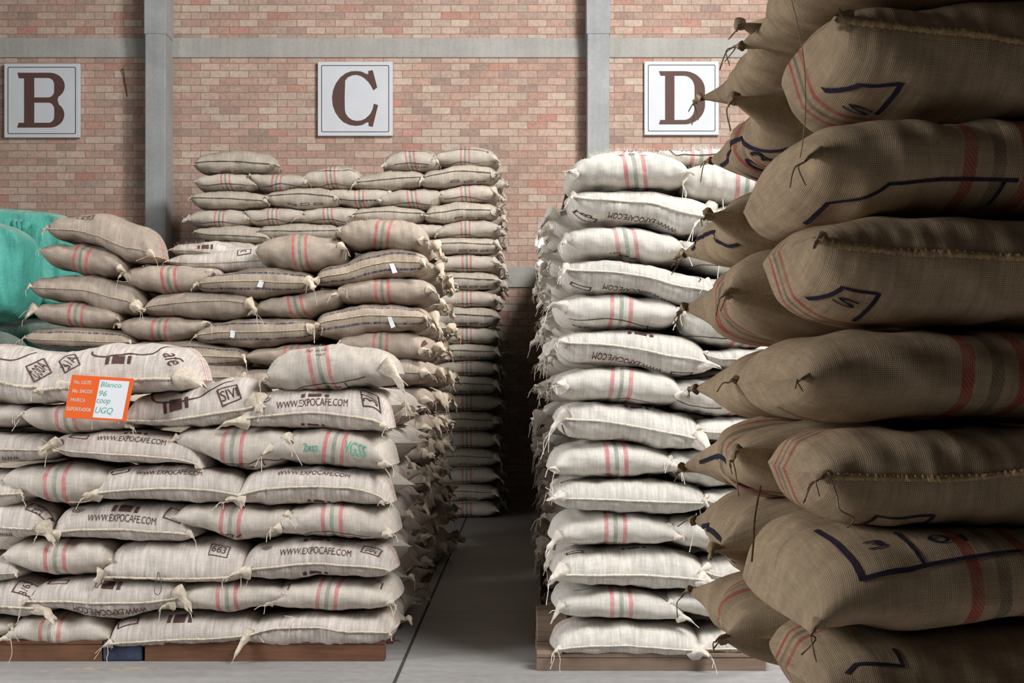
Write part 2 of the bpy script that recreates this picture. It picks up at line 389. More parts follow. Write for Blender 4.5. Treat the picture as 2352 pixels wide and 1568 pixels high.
NSACK = [0]
def build_sack(pile, kind, sk, mat, label, group, res, u_stripe=None, slant=0.0, marks=None, ears=(1, 1), twines=None, seam=True, ink=None, px=None, rng=None, extra=None):
    rng = rng or R_
    nu, nv = res
    t = .5-.5*np.cos(np.linspace(0, math.pi, nu)); t = .55*t+.45*np.linspace(0, 1, nu)
    ph = np.linspace(-math.pi, math.pi, nv+1)
    TT, PP = np.meshgrid(t, ph, indexing='ij')
    L3 = sk.local(TT.ravel(), PP.ravel()); V = sk.world(L3)
    nvv = nv+1
    ii, jj = np.meshgrid(np.arange(nu-1), np.arange(nv), indexing='ij'); a = (ii*nvv+jj).ravel()
    Fa = np.stack([a, a+nvv, a+nvv+1, a+1], 1)
    G3 = V.reshape(nu, nvv, 3); rr = TT.ravel()*sk.L
    du = np.linalg.norm(np.diff(G3, axis=0), axis=2); ua = np.vstack([np.zeros((1, nvv)), np.cumsum(du, 0)]); im = nu//2; u_ = (ua-ua[im:im+1]+t[im]*sk.L).ravel()
    dv = np.linalg.norm(np.diff(G3, axis=1), axis=2); va = np.hstack([np.zeros((nu, 1)), np.cumsum(dv, 1)]); jm = nv//2; v_ = (va-va[:, jm:jm+1]).ravel()
    if kind == 'S':
        us = u_stripe if u_stripe is not None else sk.L*.5
        st = rr-us+slant*v_
    else:
        st = L3[:, 1]-sk.W/2
    c = V.mean(0); c[2] = V[:, 2].min()
    root = mesh_obj('jute_sack', V, Fa, mat, None, c, True, [('UVMap', np.stack([u_, v_], 1)), ('Stripe', np.stack([st, 0*st], 1))])
    tag(root, label, 'sack', group); NSACK[0] += 1
    base = (0, 0, 0)
    if kind != 'S' and seam:
        n = max(40, int(sk.L/(.0025 if pile == 'G' else .0036 if pile in 'FR' else .008))); tt = np.linspace(.01, .99, n)
        P = sk.surf(tt*sk.L, np.zeros(n), .004*(sk.h/.2))
        sx = tt*sk.L; rad = (.0040 if pile in 'MK' else .0056)*(sk.h/.2)*(1+.16*np.sin(sx*2*math.pi/.0135)+.10*np.sin(sx*2*math.pi/.0051+1)+.08*np.sin(sx*37))
        P[:, 2] += .0016*np.sin(np.arange(n)*2.1+.7)
        mesh_obj('seam', *tube(P, rad, 6), SEAM[pile if kind != 'B' else 'B'], root, c)
    # gathered corner ears
    for side, e in ((0, ears[0]), (1, ears[1])):
        if not e: continue
        tip = sk.world(sk.local(np.array([.012 if side == 0 else .988]), np.array([0.0])))[0]
        sg = -1 if side == 0 else 1
        out = sg*sk.Rv*rng.uniform(.5, 1.0)-sk.Iv*rng.uniform(.35, .8)+np.array([0, 0, rng.uniform(-.9, .35)])
        out /= np.linalg.norm(out); ln = .046*e*rng.uniform(.7, 1.3)
        droop = np.array([0, 0, -rng.uniform(.1, .5)])
        ks = np.linspace(-.55, 1, 12)
        pts = np.array([tip+out*ln*k+droop*ln*max(k, 0)**2 for k in ks])
        ear = mesh_obj('corner_ear', *ear_mesh(pts, .024*min(e, 1.35)*(sk.h/.2)*rng.uniform(.85, 1.2), rng), EAR[pile], root, c)
        if rng.random() < .75:
            fr = []
            for q in range(rng.randint(1, 3)):
                p0 = pts[-1]; dirn = out*rng.uniform(.2, .8)+np.array([rng.uniform(-.4, .4), rng.uniform(-.3, .1), -rng.uniform(.3, 1.2)])
                l2 = rng.uniform(.02, .075)*(e**.5)
                cp = [p0, p0+dirn*l2*.5+np.array([rng.uniform(-.01, .01), 0, .006]), p0+dirn*l2+np.array([rng.uniform(-.015, .015), 0, -l2*.3])]
                fr.append(tube(smooth_path(cp, 8), .0017*(1.3 if pile in 'FR' else 1), 4))
            mesh_obj('twine', *merge(fr), EAR[pile], ear, c)
    for tw in (twines or []):
        col = EAR[pile]
        pts = tw; rad = .0024
        if isinstance(tw, tuple): pts, rad, colk = tw; col = MAT_X[colk] if colk else col
        P = np.array([sk.O+px(x, y)[0]*sk.Rv+px(x, y)[1]*np.array([0, 0, 1.])-sk.Iv*.022 for x, y in pts])
        P = smooth_path(P, 20)
        mesh_obj('twine', *tube(P, rad, 5), col, root, c)
    # printed marks, laid on the cloth by distance along it
    if marks and px:
        groups = {}
        for m in marks:
            k = m[0]; inkk = ink or INK[pile]
            if k == 'g': inkk = INK['green']
            nm_ = {'t': 'printed_lettering', 'g': 'handwriting', 'b': 'printed_bars', 'r': 'printed_frame', 'l': 'printed_line', 'p': 'printed_frame'}[k]
            parts = []; groups[len(groups)] = (nm_, inkk, parts)
            S = sk.scale
            if k in 'tg':
                _, s_, cx, cy, wd, ht, rot = m
                uv_ = sk.front_uv(*px(cx, cy)); lowr = kind != 'S' and uv_[1] < 0
                ht = ht*(1.55 if lowr else 1.2); cy = cy-(4 if lowr else 0)
                V2, F2 = text2d(s_); V2 = V2*np.array([wd*S, ht*S]); V2, F2 = sliced(V2, F2, .012)
            elif k == 'b':
                _, cx, cy, wd, ht, rot = m; W_ = wd*S; H_ = ht*S
                P2 = [grid_rect(-.42*W_, 0, .14*W_, H_, .01), grid_rect(0, 0, .46*W_, H_, .01), grid_rect(.42*W_, 0, .14*W_, H_, .01)]
                V2, F2 = merge(P2)
            elif k == 'r':
                _, cx, cy, wd, ht, rot = m[:6]; lw = (m[6] if len(m) > 6 else 3)*S; W_ = wd*S; H_ = ht*S
                P2 = [grid_rect(0, H_/2, W_+lw, lw, .01), grid_rect(0, -H_/2, W_+lw, lw, .01), grid_rect(-W_/2, 0, lw, H_-lw, .01), grid_rect(W_/2, 0, lw, H_-lw, .01)]
                V2, F2 = merge(P2)
            elif k in 'lp':
                _, pl, lw = m; lw *= S
                uvp = np.array([sk.front_uv(*px(x, y)) for x, y in pl]); Q = smooth_path(uvp, 12*(len(pl)-1)) if len(pl) > 2 and k == 'l' else np.concatenate([np.linspace(uvp[i], uvp[i+1], 14, endpoint=(i == len(pl)-2)) for i in range(len(pl)-1)])
                T2 = np.gradient(Q, axis=0); T2 /= np.linalg.norm(T2, axis=1, keepdims=True)+1e-9; N2 = np.stack([-T2[:, 1], T2[:, 0]], 1)
                A2 = Q+N2*lw/2; B2 = Q-N2*lw/2; n = len(Q)
                UV = np.concatenate([A2, B2]); F2 = [(n+i, n+i+1, i+1, i) for i in range(n-1)]
                parts.append((sk.surf(UV[:, 0], UV[:, 1], .0022), F2)); continue
            a_ = math.radians(rot); R2 = np.array([[math.cos(a_), -math.sin(a_)], [math.sin(a_), math.cos(a_)]])
            V2 = V2 @ R2.T
            u0, v0 = sk.front_uv(*px(cx, cy))
            parts.append((sk.surf(u0+V2[:, 0], v0+V2[:, 1], .0022), F2))
        for nm_, inkk, parts in groups.values():
            mesh_obj(nm_, *merge(parts), inkk, root, c)
    if extra: extra(root, c, sk)
    return root

INNER = {k: [] for k in 'FMKRG'}
def front(pile, lay, col, kind, tips, T, B, st=None, sm=None, mk=None, d=None, ears=None, tw=None, dy=None, W=None, tagp=None, infl=.05, up='up', seam=True, D=None, mat_key=None):
    infl = .025 if infl == .05 else infl
    D = D or DEPTH[pile]; S = D/F_PX
    dy = R_.uniform(-.02, .02) if dy is None else dy
    def px(x, y): return (x-VX)*S, CAM_Z-(y-VY)*S
    r0, z0 = px(tips[0], tips[1]); r1, z1 = px(tips[2], tips[3])
    Tm = [px(0, y)[1] for y in T]; Bm = [px(0, y)[1] for y in B]; Sm = [px(0, y)[1] for y in sm] if sm else None
    Wd = W or (.92 if kind == 'S' else .62)
    NS = NSACK[0]+11
    sk = Sack(r0, z0, r1, z1, Tm, Bm, Wd, (0, D+dy, 0), (1, 0, 0), (0, 1, 0), kind, NS, Sm, infl, *((.025, (.03, .03), .6) if pile == 'G' else (.035, (.02, .02), .35))); sk.scale = S; INNER[pile].append(sk) if {'F': lay < 8, 'M': lay > 2, 'R': lay < 14, 'G': lay > 1, 'K': 0}[pile] else None
    us = None; sl = 0.0
    if st:
        us = (st[0]-tips[0])*S
        if len(st) > 1 and st[1]: sl = st[1]*S/max(sk.h*1.15, .05)
    look = d or (f"{SHADE[pile]} sack with red-green stripes" if kind == 'S' else f"{SHADE[pile]} sack with {'blue bands' if kind == 'B' else 'long seam'}")
    if pile in 'MK': place = f"{ORD[lay]} from top, {ORD[col]} column from alley"
    elif pile == 'G': place = f"{ORD[lay]} corner sack down"
    else: place = f"{ORD[lay]} layer up, {ORD[col]} from alley"
    fuzz = (pile == 'F' and lay == 8) or (pile == 'M' and lay == 1) or (pile == 'R' and lay >= 15)
    lab = f"{look}, {place}, {PILE[pile]}"
    mat = MAT['B'] if kind == 'B' else MAT[pile+('S' if kind == 'S' else '')]
    if mat_key: mat = MAT[mat_key]
    ex = None
    if fuzz:
        def ex(root, c, sk):
            h = []
            for _ in range(170):
                u0 = np.array([R_.uniform(.06, .94)*sk.L]); v0 = np.array([R_.uniform(.04, .17)]); A = sk.surf(u0, v0, -.001)[0]; Bq = sk.surf(u0, v0, .05)[0]; n_ = (Bq-A)/np.linalg.norm(Bq-A)
                l_ = R_.uniform(.012, .034); q_ = np.array([R_.uniform(-1, 1), R_.uniform(-.5, .5), R_.uniform(-.3, .6)])*l_*.5
                h.append(tube([A, A+n_*l_*.5+q_*.3, A+n_*l_+q_], .00045, 3))
            tag(mesh_obj('loose_fibres', *merge(h), EAR[pile], root, c), kind='stuff')
    if tagp:
        def ex(root, c, sk):
            q = np.array([[(x-VX)*S, CAM_Z-(y-VY)*S] for x, y in tagp])
            u0 = sk.front_uv(*q.mean(0)); base = sk.surf(np.array([u0[0]]), np.array([u0[1]]), .012)[0]
            V = []
            for k_ in (0, .0012):
                for a in q: V.append([a[0], base[1]-k_, a[1]])
            mesh_obj('paper_tag', V, [(0, 1, 2, 3), (7, 6, 5, 4), (0, 4, 5, 1), (1, 5, 6, 2), (2, 6, 7, 3), (3, 7, 4, 0)], M_PAPER, root, c, False)
    e0 = ears if ears is not None else ((.7, .7) if kind == 'S' else (.9, .9))
    return build_sack(pile, kind, sk, mat, lab, f"sacks in the {PILE[pile]}", RES[pile], us, sl, mk, e0, tw, seam, None, px, None, ex)

MAT_X = {'greenwire': plain('green_wire', (70, 92, 80), .6, .3), 'white': plain('white_string', (226, 220, 208), .8, .1)}
WEB = 'WWW.EXPOCAFE.COM'

# ================================================================= SETTING
def brick_mat():
    k = NT('brick_wall'); p = k.pos(); x, y, z = k.sep(p)
    wob = k.m_('MULTIPLY', k.m_('SUBTRACT', k.noise(p, 3.0, 2.0), .5), .012)
    n = k.n.new('ShaderNodeTexBrick'); k.l.new(k.comb(k.m_('ADD', x, wob), k.m_('ADD', k.m_('ADD', z, wob), .018), 0), n.inputs[0])
    n.offset = .5; n.inputs['Scale'].default_value = 1.0; n.inputs['Brick Width'].default_value = .268; n.inputs['Row Height'].default_value = .1016
    n.inputs['Mortar Size'].default_value = .0062; n.inputs['Mortar Smooth'].default_value = .25; n.inputs['Bias'].default_value = 0
    n.inputs['Color1'].default_value = (0, 0, 0, 1); n.inputs['Color2'].default_value = (1, 1, 1, 1); n.inputs['Mortar'].default_value = (.5, .5, .5, 1)
    cr = k.ramp(n.outputs['Color'], [(0, lin((152, 130, 116))), (.12, lin((192, 156, 138))), (.24, lin((204, 182, 164))), (.36, lin((190, 146, 128))), (.46, lin((176, 146, 128))),
                                     (.56, lin((212, 194, 174))), (.66, lin((166, 140, 124))), (.76, lin((200, 160, 142))), (.88, lin((210, 192, 172))), (.95, lin((192, 124, 106))), (1.0, lin((186, 150, 132)))])
    nn = k.noise(p, 26.0, 5.0, .65); n2 = k.noise(p, 1.3, 3.0)
    f = k.m_('MULTIPLY', k.rng(nn, .3, .7, .78, 1.14), k.rng(n2, .3, .7, .90, 1.06))
    cr = k.mix(.36, cr, lin((178, 156, 148)))
    col = k.mix(1.0, cr, k.comb(f, f, f), 'MULTIPLY')
    col = k.mix(k.m_('MULTIPLY', n.outputs['Fac'], .85), col, lin((136, 120, 106)))
    h = k.m_('ADD', k.m_('MULTIPLY', n.outputs['Fac'], -1.0), k.m_('MULTIPLY', nn, .35))
    k.bump(h, .5, .012); return k.done(col, .9, .1)
def concrete_mat(name, rgb, sc=1.0, var=.12):
    k = NT(name); p = k.pos()
    a = k.noise(p, 1.6*sc, 5.0, .6); b = k.noise(p, 24*sc, 4.0, .6)
    x, y, z = k.sep(p); st = k.noise(k.comb(k.m_('MULTIPLY', x, 14.0), k.m_('MULTIPLY', y, 14.0), k.m_('MULTIPLY', z, .8)), 1.0, 3.0)
    f = k.m_('MULTIPLY', k.rng(a, .3, .7, 1-var, 1+var), k.m_('MULTIPLY', k.rng(b, .3, .7, .93, 1.06), k.rng(st, .3, .7, .93, 1.06)))
    col = k.mix(1.0, lin(rgb), k.comb(f, f, f), 'MULTIPLY'); k.bump(b, .2, .006); return k.done(col, .85, .15)
def floor_mat():
    k = NT('polished_concrete_floor'); p = k.pos(); x, y, z = k.sep(p)
    a = k.noise(p, .9, 5.0, .6); b = k.noise(p, 14, 5.0, .65); s2 = k.noise(k.comb(k.m_('MULTIPLY', x, 1.2), k.m_('MULTIPLY', y, 9.0), 0), 1.0, 4.0, .6)
    f = k.m_('MULTIPLY', k.rng(a, .3, .7, .88, 1.08), k.m_('MULTIPLY', k.rng(b, .3, .7, .90, 1.08), k.rng(s2, .3, .7, .90, 1.07)))
    col = k.mix(1.0, lin((158, 156, 154)), k.comb(f, f, f), 'MULTIPLY')
    # worn traces of yellow paint
    def blob(cx, cy, rx, ry):
        dx = k.m_('DIVIDE', k.m_('SUBTRACT', x, cx), rx); dy_ = k.m_('DIVIDE', k.m_('SUBTRACT', y, cy), ry)
        return k.m_('LESS_THAN', k.m_('ADD', k.m_('MULTIPLY', dx, dx), k.m_('MULTIPLY', dy_, dy_)), 1.0)
    mk = k.m_('MAXIMUM', blob(-2.42, 7.80, .12, .055), blob(-2.16, 7.80, .16, .05))
    mk = k.m_('MULTIPLY', mk, k.rng(b, .42, .62, 0, .55)); col = k.mix(mk, col, lin((206, 176, 118)))
    k.bump(b, .08, .01); return k.done(col, k.rng(b, .3, .7, .45, .65), .35)
M_CONC = concrete_mat('grey_concrete', (168, 166, 160)); M_CONCB = concrete_mat('bluish_concrete', (160, 162, 162))
M_DARKCONC = concrete_mat('plain_plaster', (74, 68, 62))
XL, XR, YN, ZC = -9.0, 9.0, -7.0, 9.2
bm = bmesh.new(); box(bm, XL, XR, YN, WALL_Y+.3, -.2, 0); tag(bm_obj('floor', bm, floor_mat()), kind='structure')
bm = bmesh.new(); box(bm, XL, XR, WALL_Y, WALL_Y+.3, 0, ZC); tag(bm_obj('wall_back', bm, brick_mat()), kind='structure')
bm = bmesh.new(); box(bm, XL, XR, YN, WALL_Y+.3, ZC, ZC+.2); tag(bm_obj('ceiling', bm, M_DARKCONC), kind='structure')
bm = bmesh.new(); box(bm, XL-.3, XL, YN, WALL_Y+.3, 0, ZC); tag(bm_obj('wall_left', bm, M_DARKCONC), kind='structure')
bm = bmesh.new(); box(bm, XR, XR+.3, YN, WALL_Y+.3, 0, ZC); tag(bm_obj('wall_right', bm, M_DARKCONC), kind='structure')
bm = bmesh.new(); box(bm, XL, XR, YN-.3, YN, 0, ZC); tag(bm_obj('wall_front', bm, M_DARKCONC), kind='structure')
def wz(y, D=WALL_Y): return CAM_Z-(y-VY)*D/F_PX
def wx(x, D=WALL_Y): return (x-VX)*D/F_PX
tn = 1
for y0, y1 in ((88, 133), (612, 660)):
    bm = bmesh.new(); box(bm, XL, XR, WALL_Y-.03, WALL_Y+.05, wz(y1), wz(y0), .008)
    tag(bm_obj(f'trim_{tn}', bm, M_CONC), 'grey concrete tie beam, ' + ('upper' if tn == 1 else 'lower') + ' of two along the brick wall', None, None, 'structure'); tn += 1
for x0, x1, xw in ((333, 380, 397), (1349, 1400, 1400)):
    yp = WALL_Y-.41
    bm = bmesh.new(); box(bm, wx(x0, yp), wx(x1, yp), yp, WALL_Y+.05, 0, ZC, .012); box(bm, wx(x0, yp)-.012, wx(x1, yp)+.012, yp-.012, WALL_Y, wz(78, yp), ZC, .01)
    tag(bm_obj(f'trim_{tn}', bm, M_CONCB), 'grey concrete pillar against the brick wall between signs ' + ('B and C' if tn == 3 else 'C and D'), None, None, 'structure'); tn += 1
bm = bmesh.new(); box(bm, -.668, -.650, 3.0, 19.0, -.02, .0015); 
tag(bm_obj(f'trim_{tn}', bm, plain('dark_floor_joint', (74, 72, 70), .9, .1)), 'dark joint line in the concrete floor', None, None, 'structure'); tn += 1

# ================================================================= SIGNS
M_SIGN = plain('sign_white', (206, 209, 214), .5, .3, .03, 4); M_LETTER = plain('sign_brown', (92, 68, 62), .6, .2, .06, 8); M_LINE = plain('sign_black_line', (42, 44, 48), .6, .2)
def arc(cx, cy, rx, ry, a0, a1, n=14):
    return [(cx+rx*math.cos(math.radians(a0+(a1-a0)*i/n)), cy+ry*math.sin(math.radians(a0+(a1-a0)*i/n))) for i in range(n+1)]
def letter_loops(ch):
    if ch == 'B':
        outer = [(140, 360), (385, 360)]+arc(385, 462, 115, 102, -90, 55)+[(445, 566)]+arc(385, 682, 112, 100, -52, 90)+[(137, 782), (148, 745), (190, 745), (190, 403), (150, 403)]
        h1 = [(267, 400), (372, 400)]+arc(372, 448, 48, 48, -90, 0, 6)+arc(372, 502, 48, 48, 0, 90, 6)+[(267, 550)]
        h2 = [(267, 590), (375, 590)]+arc(375, 640, 46, 50, -90, 0, 6)+arc(375, 696, 46, 49, 0, 90, 6)+[(267, 745)]
        return [outer, h1, h2], (36, 288, 612, 858)
    if ch == 'D':
        outer = [(1465, 408), (1690, 408)]+arc(1690, 580, 190, 172, -90, 0, 12)+arc(1690, 715, 190, 175, 0, 90, 12)+[(1465, 890), (1478, 850), (1521, 850), (1521, 450), (1480, 450)]
        h1 = [(1605, 450), (1690, 450)]+arc(1690, 560, 96, 110, -90, 0, 10)+arc(1690, 740, 96, 110, 0, 90, 10)+[(1605, 850)]
        return [outer, h1], (1335, 318, 2005, 985)
    outer = [(1112, 622), (1182, 568), (1098, 248), (1012, 266), (1022, 318), (990, 322), (880, 272), (790, 266), (700, 270), (600, 306), (500, 382), (420, 490), (366, 620), (348, 760),
             (362, 900), (410, 1030), (480, 1130), (560, 1210), (680, 1262), (790, 1276), (900, 1262), (985, 1216), (1022, 1206), (1022, 1278), (1098, 1296), (1198, 892), (1118, 868),
             (1098, 968), (1050, 1060), (960, 1144), (880, 1178), (800, 1184), (720, 1168), (650, 1120), (600, 1050), (584, 980), (580, 740), (590, 440), (640, 380), (720, 344), (800, 336), (880, 356), (950, 400), (1020, 468), (1070, 540)]
    return [outer], (82, 92, 1466, 1458)
def extrude_loops(loops, mapf, y0, y1, name, mat, parent):
    cu = bpy.data.curves.new(name, 'CURVE'); cu.dimensions = '2D'; cu.fill_mode = 'BOTH'
    for lp in loops:
        sp = cu.splines.new('POLY'); sp.points.add(len(lp)-1); sp.use_cyclic_u = True
        for pt, q in zip(sp.points, lp): a, b = mapf(*q); pt.co = (a, b, 0, 1)
    cu.extrude = abs(y1-y0)/2
    o = bpy.data.objects.new(name, cu); C.objects.link(o); dg = bpy.context.evaluated_depsgraph_get()
    me = bpy.data.meshes.new_from_object(o.evaluated_get(dg)); bpy.data.objects.remove(o); bpy.data.curves.remove(cu)
    me.materials.clear(); me.materials.append(mat)
    me.transform(Matrix.Rotation(math.pi/2, 4, 'X')); me.transform(Matrix.Translation((0, (y0+y1)/2, 0)))
    o = bpy.data.objects.new(name, me); C.objects.link(o); o.parent = parent; return o
def sign(ch, x0, y0, x1, y1, label):
    D = WALL_Y-.07; S = D/F_PX; W_ = (x1-x0)*S; H_ = (y1-y0)*S; cx = ((x0+x1)/2-VX)*S; cz = CAM_Z-((y0+y1)/2-VY)*S
    bm = bmesh.new(); box(bm, -W_/2, W_/2, -.02, .05, -H_/2, H_/2, .006)
    root = bm_obj('letter_sign', bm, M_SIGN, None, (cx, WALL_Y-.06, cz)); tag(root, label, 'sign', 'lettered bay signs on the brick wall')
    loops, (a0, b0, a1, b1) = letter_loops(ch)
    mp = lambda x, y: (((x-a0)/(a1-a0)-.5)*W_, -((y-b0)/(b1-b0)-.5)*H_)
    extrude_loops(loops, mp, -.024, -.020, 'letter', M_LETTER, root)
    i = .047*W_; r = .02*W_; lw = .009*W_
    def rr(w_, h_, r): return [p for (sx, sy, a) in ((1, 1, 0), (-1, 1, 90), (-1, -1, 180), (1, -1, 270)) for p in arc(sx*(w_-r), sy*(h_-r), r, r, a, a+90, 5)]
    extrude_loops([rr(W_/2-i, H_/2-i, r), rr(W_/2-i-lw, H_/2-i-lw, r*.7)], lambda x, y: (x, y), -.022, -.019, 'border_line', M_LINE, root)
sign('B', 10, 146, 183, 316, 'white square wall sign with a brown letter B')
sign('C', 730, 142, 902, 312, 'white square wall sign with a brown letter C')
sign('D', 1480, 141, 1651, 310, 'white square wall sign with a brown letter D')

# ================================================================= SACKS
# ---- orange card pile (front, under signs B and C); numbers are where each sack lies on the pile's face
def Fs(*a, **k): return front('F', *a, **k)
Fs(1, 1, 'M', (561, 1474, 894, 1452), (1423, 1415, 1417), (1495, 1498, 1494), sm=(1441, 1440, 1450), ears=(2.3, .6), d='cream knotted sack with brown stitches', tw=[[(655, 1412), (678, 1418), (668, 1440), (664, 1462)]])
Fs(1, 2, 'M', (245, 1482, 590, 1448), (1413, 1410, 1414), (1491, 1487, 1483), sm=(1473, 1468, 1465), mk=[('b', 408, 1424, 60, 27, -2), ('r', 287, 1432, 42, 29, 8)], ears=(.8, .3), tw=[[(248, 1480), (250, 1498), (247, 1512), (252, 1534)]])
Fs(1, 3, 'S', (4, 1472, 246, 1470), (1416, 1412, 1417), (1490, 1497, 1494), st=(113, -3), ears=(1.0, .3), tw=[[(20, 1443), (28, 1470), (30, 1500), (22, 1522)]])
Fs(1, 4, 'S', (-230, 1455, 22, 1440), (1415, 1412, 1420), (1492, 1494, 1478), st=(-105, 0), ears=(.0, .6))
Fs(2, 1, 'S', (616, 1389, 897, 1386), (1338, 1330, 1340), (1409, 1414, 1408), st=(751, -10), mk=[('l', [(655, 1352), (690, 1340), (752, 1333), (820, 1338), (868, 1350)], 3.2), ('l', [(660, 1357), (662, 1350)], 3), ('l', [(868, 1350), (870, 1357)], 3)], ears=(.8, .8), tw=[[(897, 1388), (903, 1405), (906, 1437)], [(616, 1389), (600, 1390), (586, 1398)]])
Fs(2, 2, 'S', (385, 1391, 652, 1364), (1338, 1334, 1339), (1411, 1415, 1402), st=(521, 5), ears=(1.4, .5), tw=[[(650, 1363), (664, 1372), (666, 1380)]])
Fs(2, 3, 'M', (61, 1379, 420, 1364), (1333, 1327, 1331), (1405, 1426, 1410), sm=(1380, 1384, 1382), mk=[('t', WEB, 252, 1412, 168, 14, 178), ('b', 245, 1343, 62, 26, -5), ('r', 123, 1340, 42, 22, -4)], ears=(.6, 1.6), tw=[([(368, 1312), (372, 1330), (374, 1352), (366, 1364), (358, 1356), (362, 1335), (366, 1312)], .0022, 'greenwire')], d='cream sack with green wire loop')
Fs(2, 4, 'M', (-215, 1390, 104, 1402), (1326, 1327, 1329), (1416, 1418, 1418), sm=(1390, 1391, 1393), mk=[('r', 52, 1352, 46, 38, -10), ('t', '3/63', 52, 1352, 40, 16, 80)], ears=(0, 2.1))
Fs(3, 1, 'M', (554, 1317, 894, 1312), (1246, 1242, 1250), (1336, 1324, 1331), sm=(1300, 1293, 1298), mk=[('t', WEB, 724, 1264, 165, 15, -1), ('b', 722, 1245, 62, 16, 0), ('b', 724, 1315, 58, 12, 0), ('r', 849, 1265, 40, 32, -8), ('t', '3/', 849, 1266, 16, 22, 80), ('t', '@', 608, 1259, 20, 18, 60)], ears=(1.3, .4), tw=[[(556, 1318), (556, 1345), (552, 1358), (555, 1375)]])
Fs(3, 2, 'M', (230, 1322, 562, 1316), (1250, 1247, 1242), (1331, 1338, 1339), sm=(1327, 1328, 1328), mk=[('r', 498, 1265, 42, 32, -6, 2), ('t', '663', 497, 1263, 32, 16, -6)], ears=(1.3, .4), seam=True, d='plain cream sack with faded stamp')
Fs(3, 3, 'S', (2, 1276, 250, 1289), (1240, 1238, 1242), (1322, 1331, 1325), st=(125, 2), ears=(.3, .5))
Fs(3, 4, 'M', (-230, 1300, 37, 1315), (1290, 1290, 1292), (1325, 1328, 1326), ears=(0, .8), infl=.3)
Fs(4, 1, 'S', (634, 1217, 893, 1230), (1161, 1152, 1160), (1237, 1240, 1246), st=(763, 2), mk=[('l', [(672, 1232), (720, 1224), (790, 1224), (850, 1232)], 2.4), ('l', [(700, 1238), (760, 1230), (830, 1236)], 2.4)], ears=(.9, .9))
Fs(4, 2, 'S', (398, 1189, 664, 1180), (1156, 1154, 1161), (1226, 1248, 1243), st=(528, -8), mk=[('t', '70', 536, 1230, 40, 13, 176), ('t', 'NET', 509, 1229, 20, 10, 90)], ears=(.5, .7), tw=[[(666, 1180), (676, 1195), (684, 1206)]])
Fs(4, 3, 'M', (115, 1229, 437, 1230), (1161, 1155, 1161), (1241, 1243, 1247), sm=(1216, 1216, 1222), mk=[('t', WEB, 276, 1190, 156, 15, -2), ('b', 280, 1169, 62, 25, -4), ('t', '@', 168, 1175, 22, 22, 60), ('r', 394, 1184, 38, 38, -14)], ears=(1.3, .7))
Fs(4, 4, 'M', (-215, 1215, 107, 1223), (1154, 1152, 1149), (1238, 1239, 1236), sm=(1209, 1209, 1212), mk=[('r', 76, 1172, 44, 34, -10), ('t', '3/63', 76, 1172, 36, 16, -100), ('t', 'WWW', 12, 1231, 32, 12, 180)], ears=(0, 1.5))
Fs(5, 1, 'M', (541, 1150, 886, 1158), (1078, 1074, 1082), (1160, 1160, 1160), sm=(1121, 1117, 1120), mk=[('t', WEB, 718, 1086, 166, 14, -1), ('r', 595, 1080, 40, 26, 6), ('b', 730, 1153, 56, 14, 0)], ears=(1.6, .6), tw=[[(868, 1160), (875, 1152), (884, 1160)]], d='cream sack, web address on top')
Fs(5, 2, 'M', (215, 1138, 556, 1146), (1072, 1069, 1075), (1149, 1152, 1156), sm=(1124, 1121, 1124), mk=[('t', WEB, 386, 1084, 154, 13, -1), ('r', 270, 1084, 38, 24, 6), ('b', 378, 1071, 60, 12, 0), ('b', 400, 1150, 66, 10, 0)], ears=(1.2, .4))
Fs(5, 3, 'S', (0, 1100, 254, 1102), (1069, 1064, 1068), (1150, 1165, 1157), st=(124, 3), ears=(.3, .8), mk=[('l', [(95, 1157), (130, 1160), (165, 1156)], 3), ('t', 'o', 128, 1158, 14, 8, 0)], tw=[[(228, 1132), (205, 1150), (160, 1152)]])
Fs(5, 4, 'M', (-230, 1120, 47, 1131), (1096, 1096, 1097), (1148, 1152, 1151), ears=(0, .6), infl=.3)
Fs(6, 1, 'S', (614, 1034, 886, 1072), (985, 982, 990), (1067, 1071, 1081), st=(767, -14), mk=[('l', [(645, 1061), (700, 1068), (780, 1069), (850, 1080)], 3), ('g', '2xoa', 714, 1026, 34, 18, 2), ('g', 'VGSS', 816, 1030, 48, 26, -8), ('t', 'NET', 783, 990, 22, 6, 0)], d='cream sack with green handwriting', ears=(.9, .9), tw=[[(662, 1004), (672, 1024), (684, 1046), (696, 1068)], [(886, 1075), (896, 1090), (898, 1100)]])
Fs(6, 2, 'S', (398, 1006, 664, 1003), (980, 975, 981), (1055, 1081, 1080), st=(532, -8), mk=[('l', [(450, 1052), (500, 1062), (560, 1066), (604, 1056), (650, 1044)], 3), ('l', [(600, 1057), (603, 1068)], 3), ('t', '63', 556, 1072, 42, 14, 176)], ears=(.7, .8))
Fs(6, 3, 'M', (117, 1019, 460, 1075), (992, 988, 996), (1054, 1063, 1064), sm=(1039, 1044, 1050), mk=[('t', WEB, 300, 1008, 160, 14, -2), ('b', 304, 996, 56, 11, 0), ('r', 176, 1002, 40, 20, -10)], ears=(1.3, .8), tw=[[(117, 1018), (108, 1012), (100, 1008)]])
Fs(6, 4, 'M', (-210, 1030, 112, 1034), (994, 993, 998), (1062, 1063, 1060), sm=(1030, 1030, 1032), mk=[('t', 'WWW', 20, 1056, 40, 12, 180)], ears=(0, 2.0), tw=[[(112, 1040), (108, 1056), (106, 1072)]])
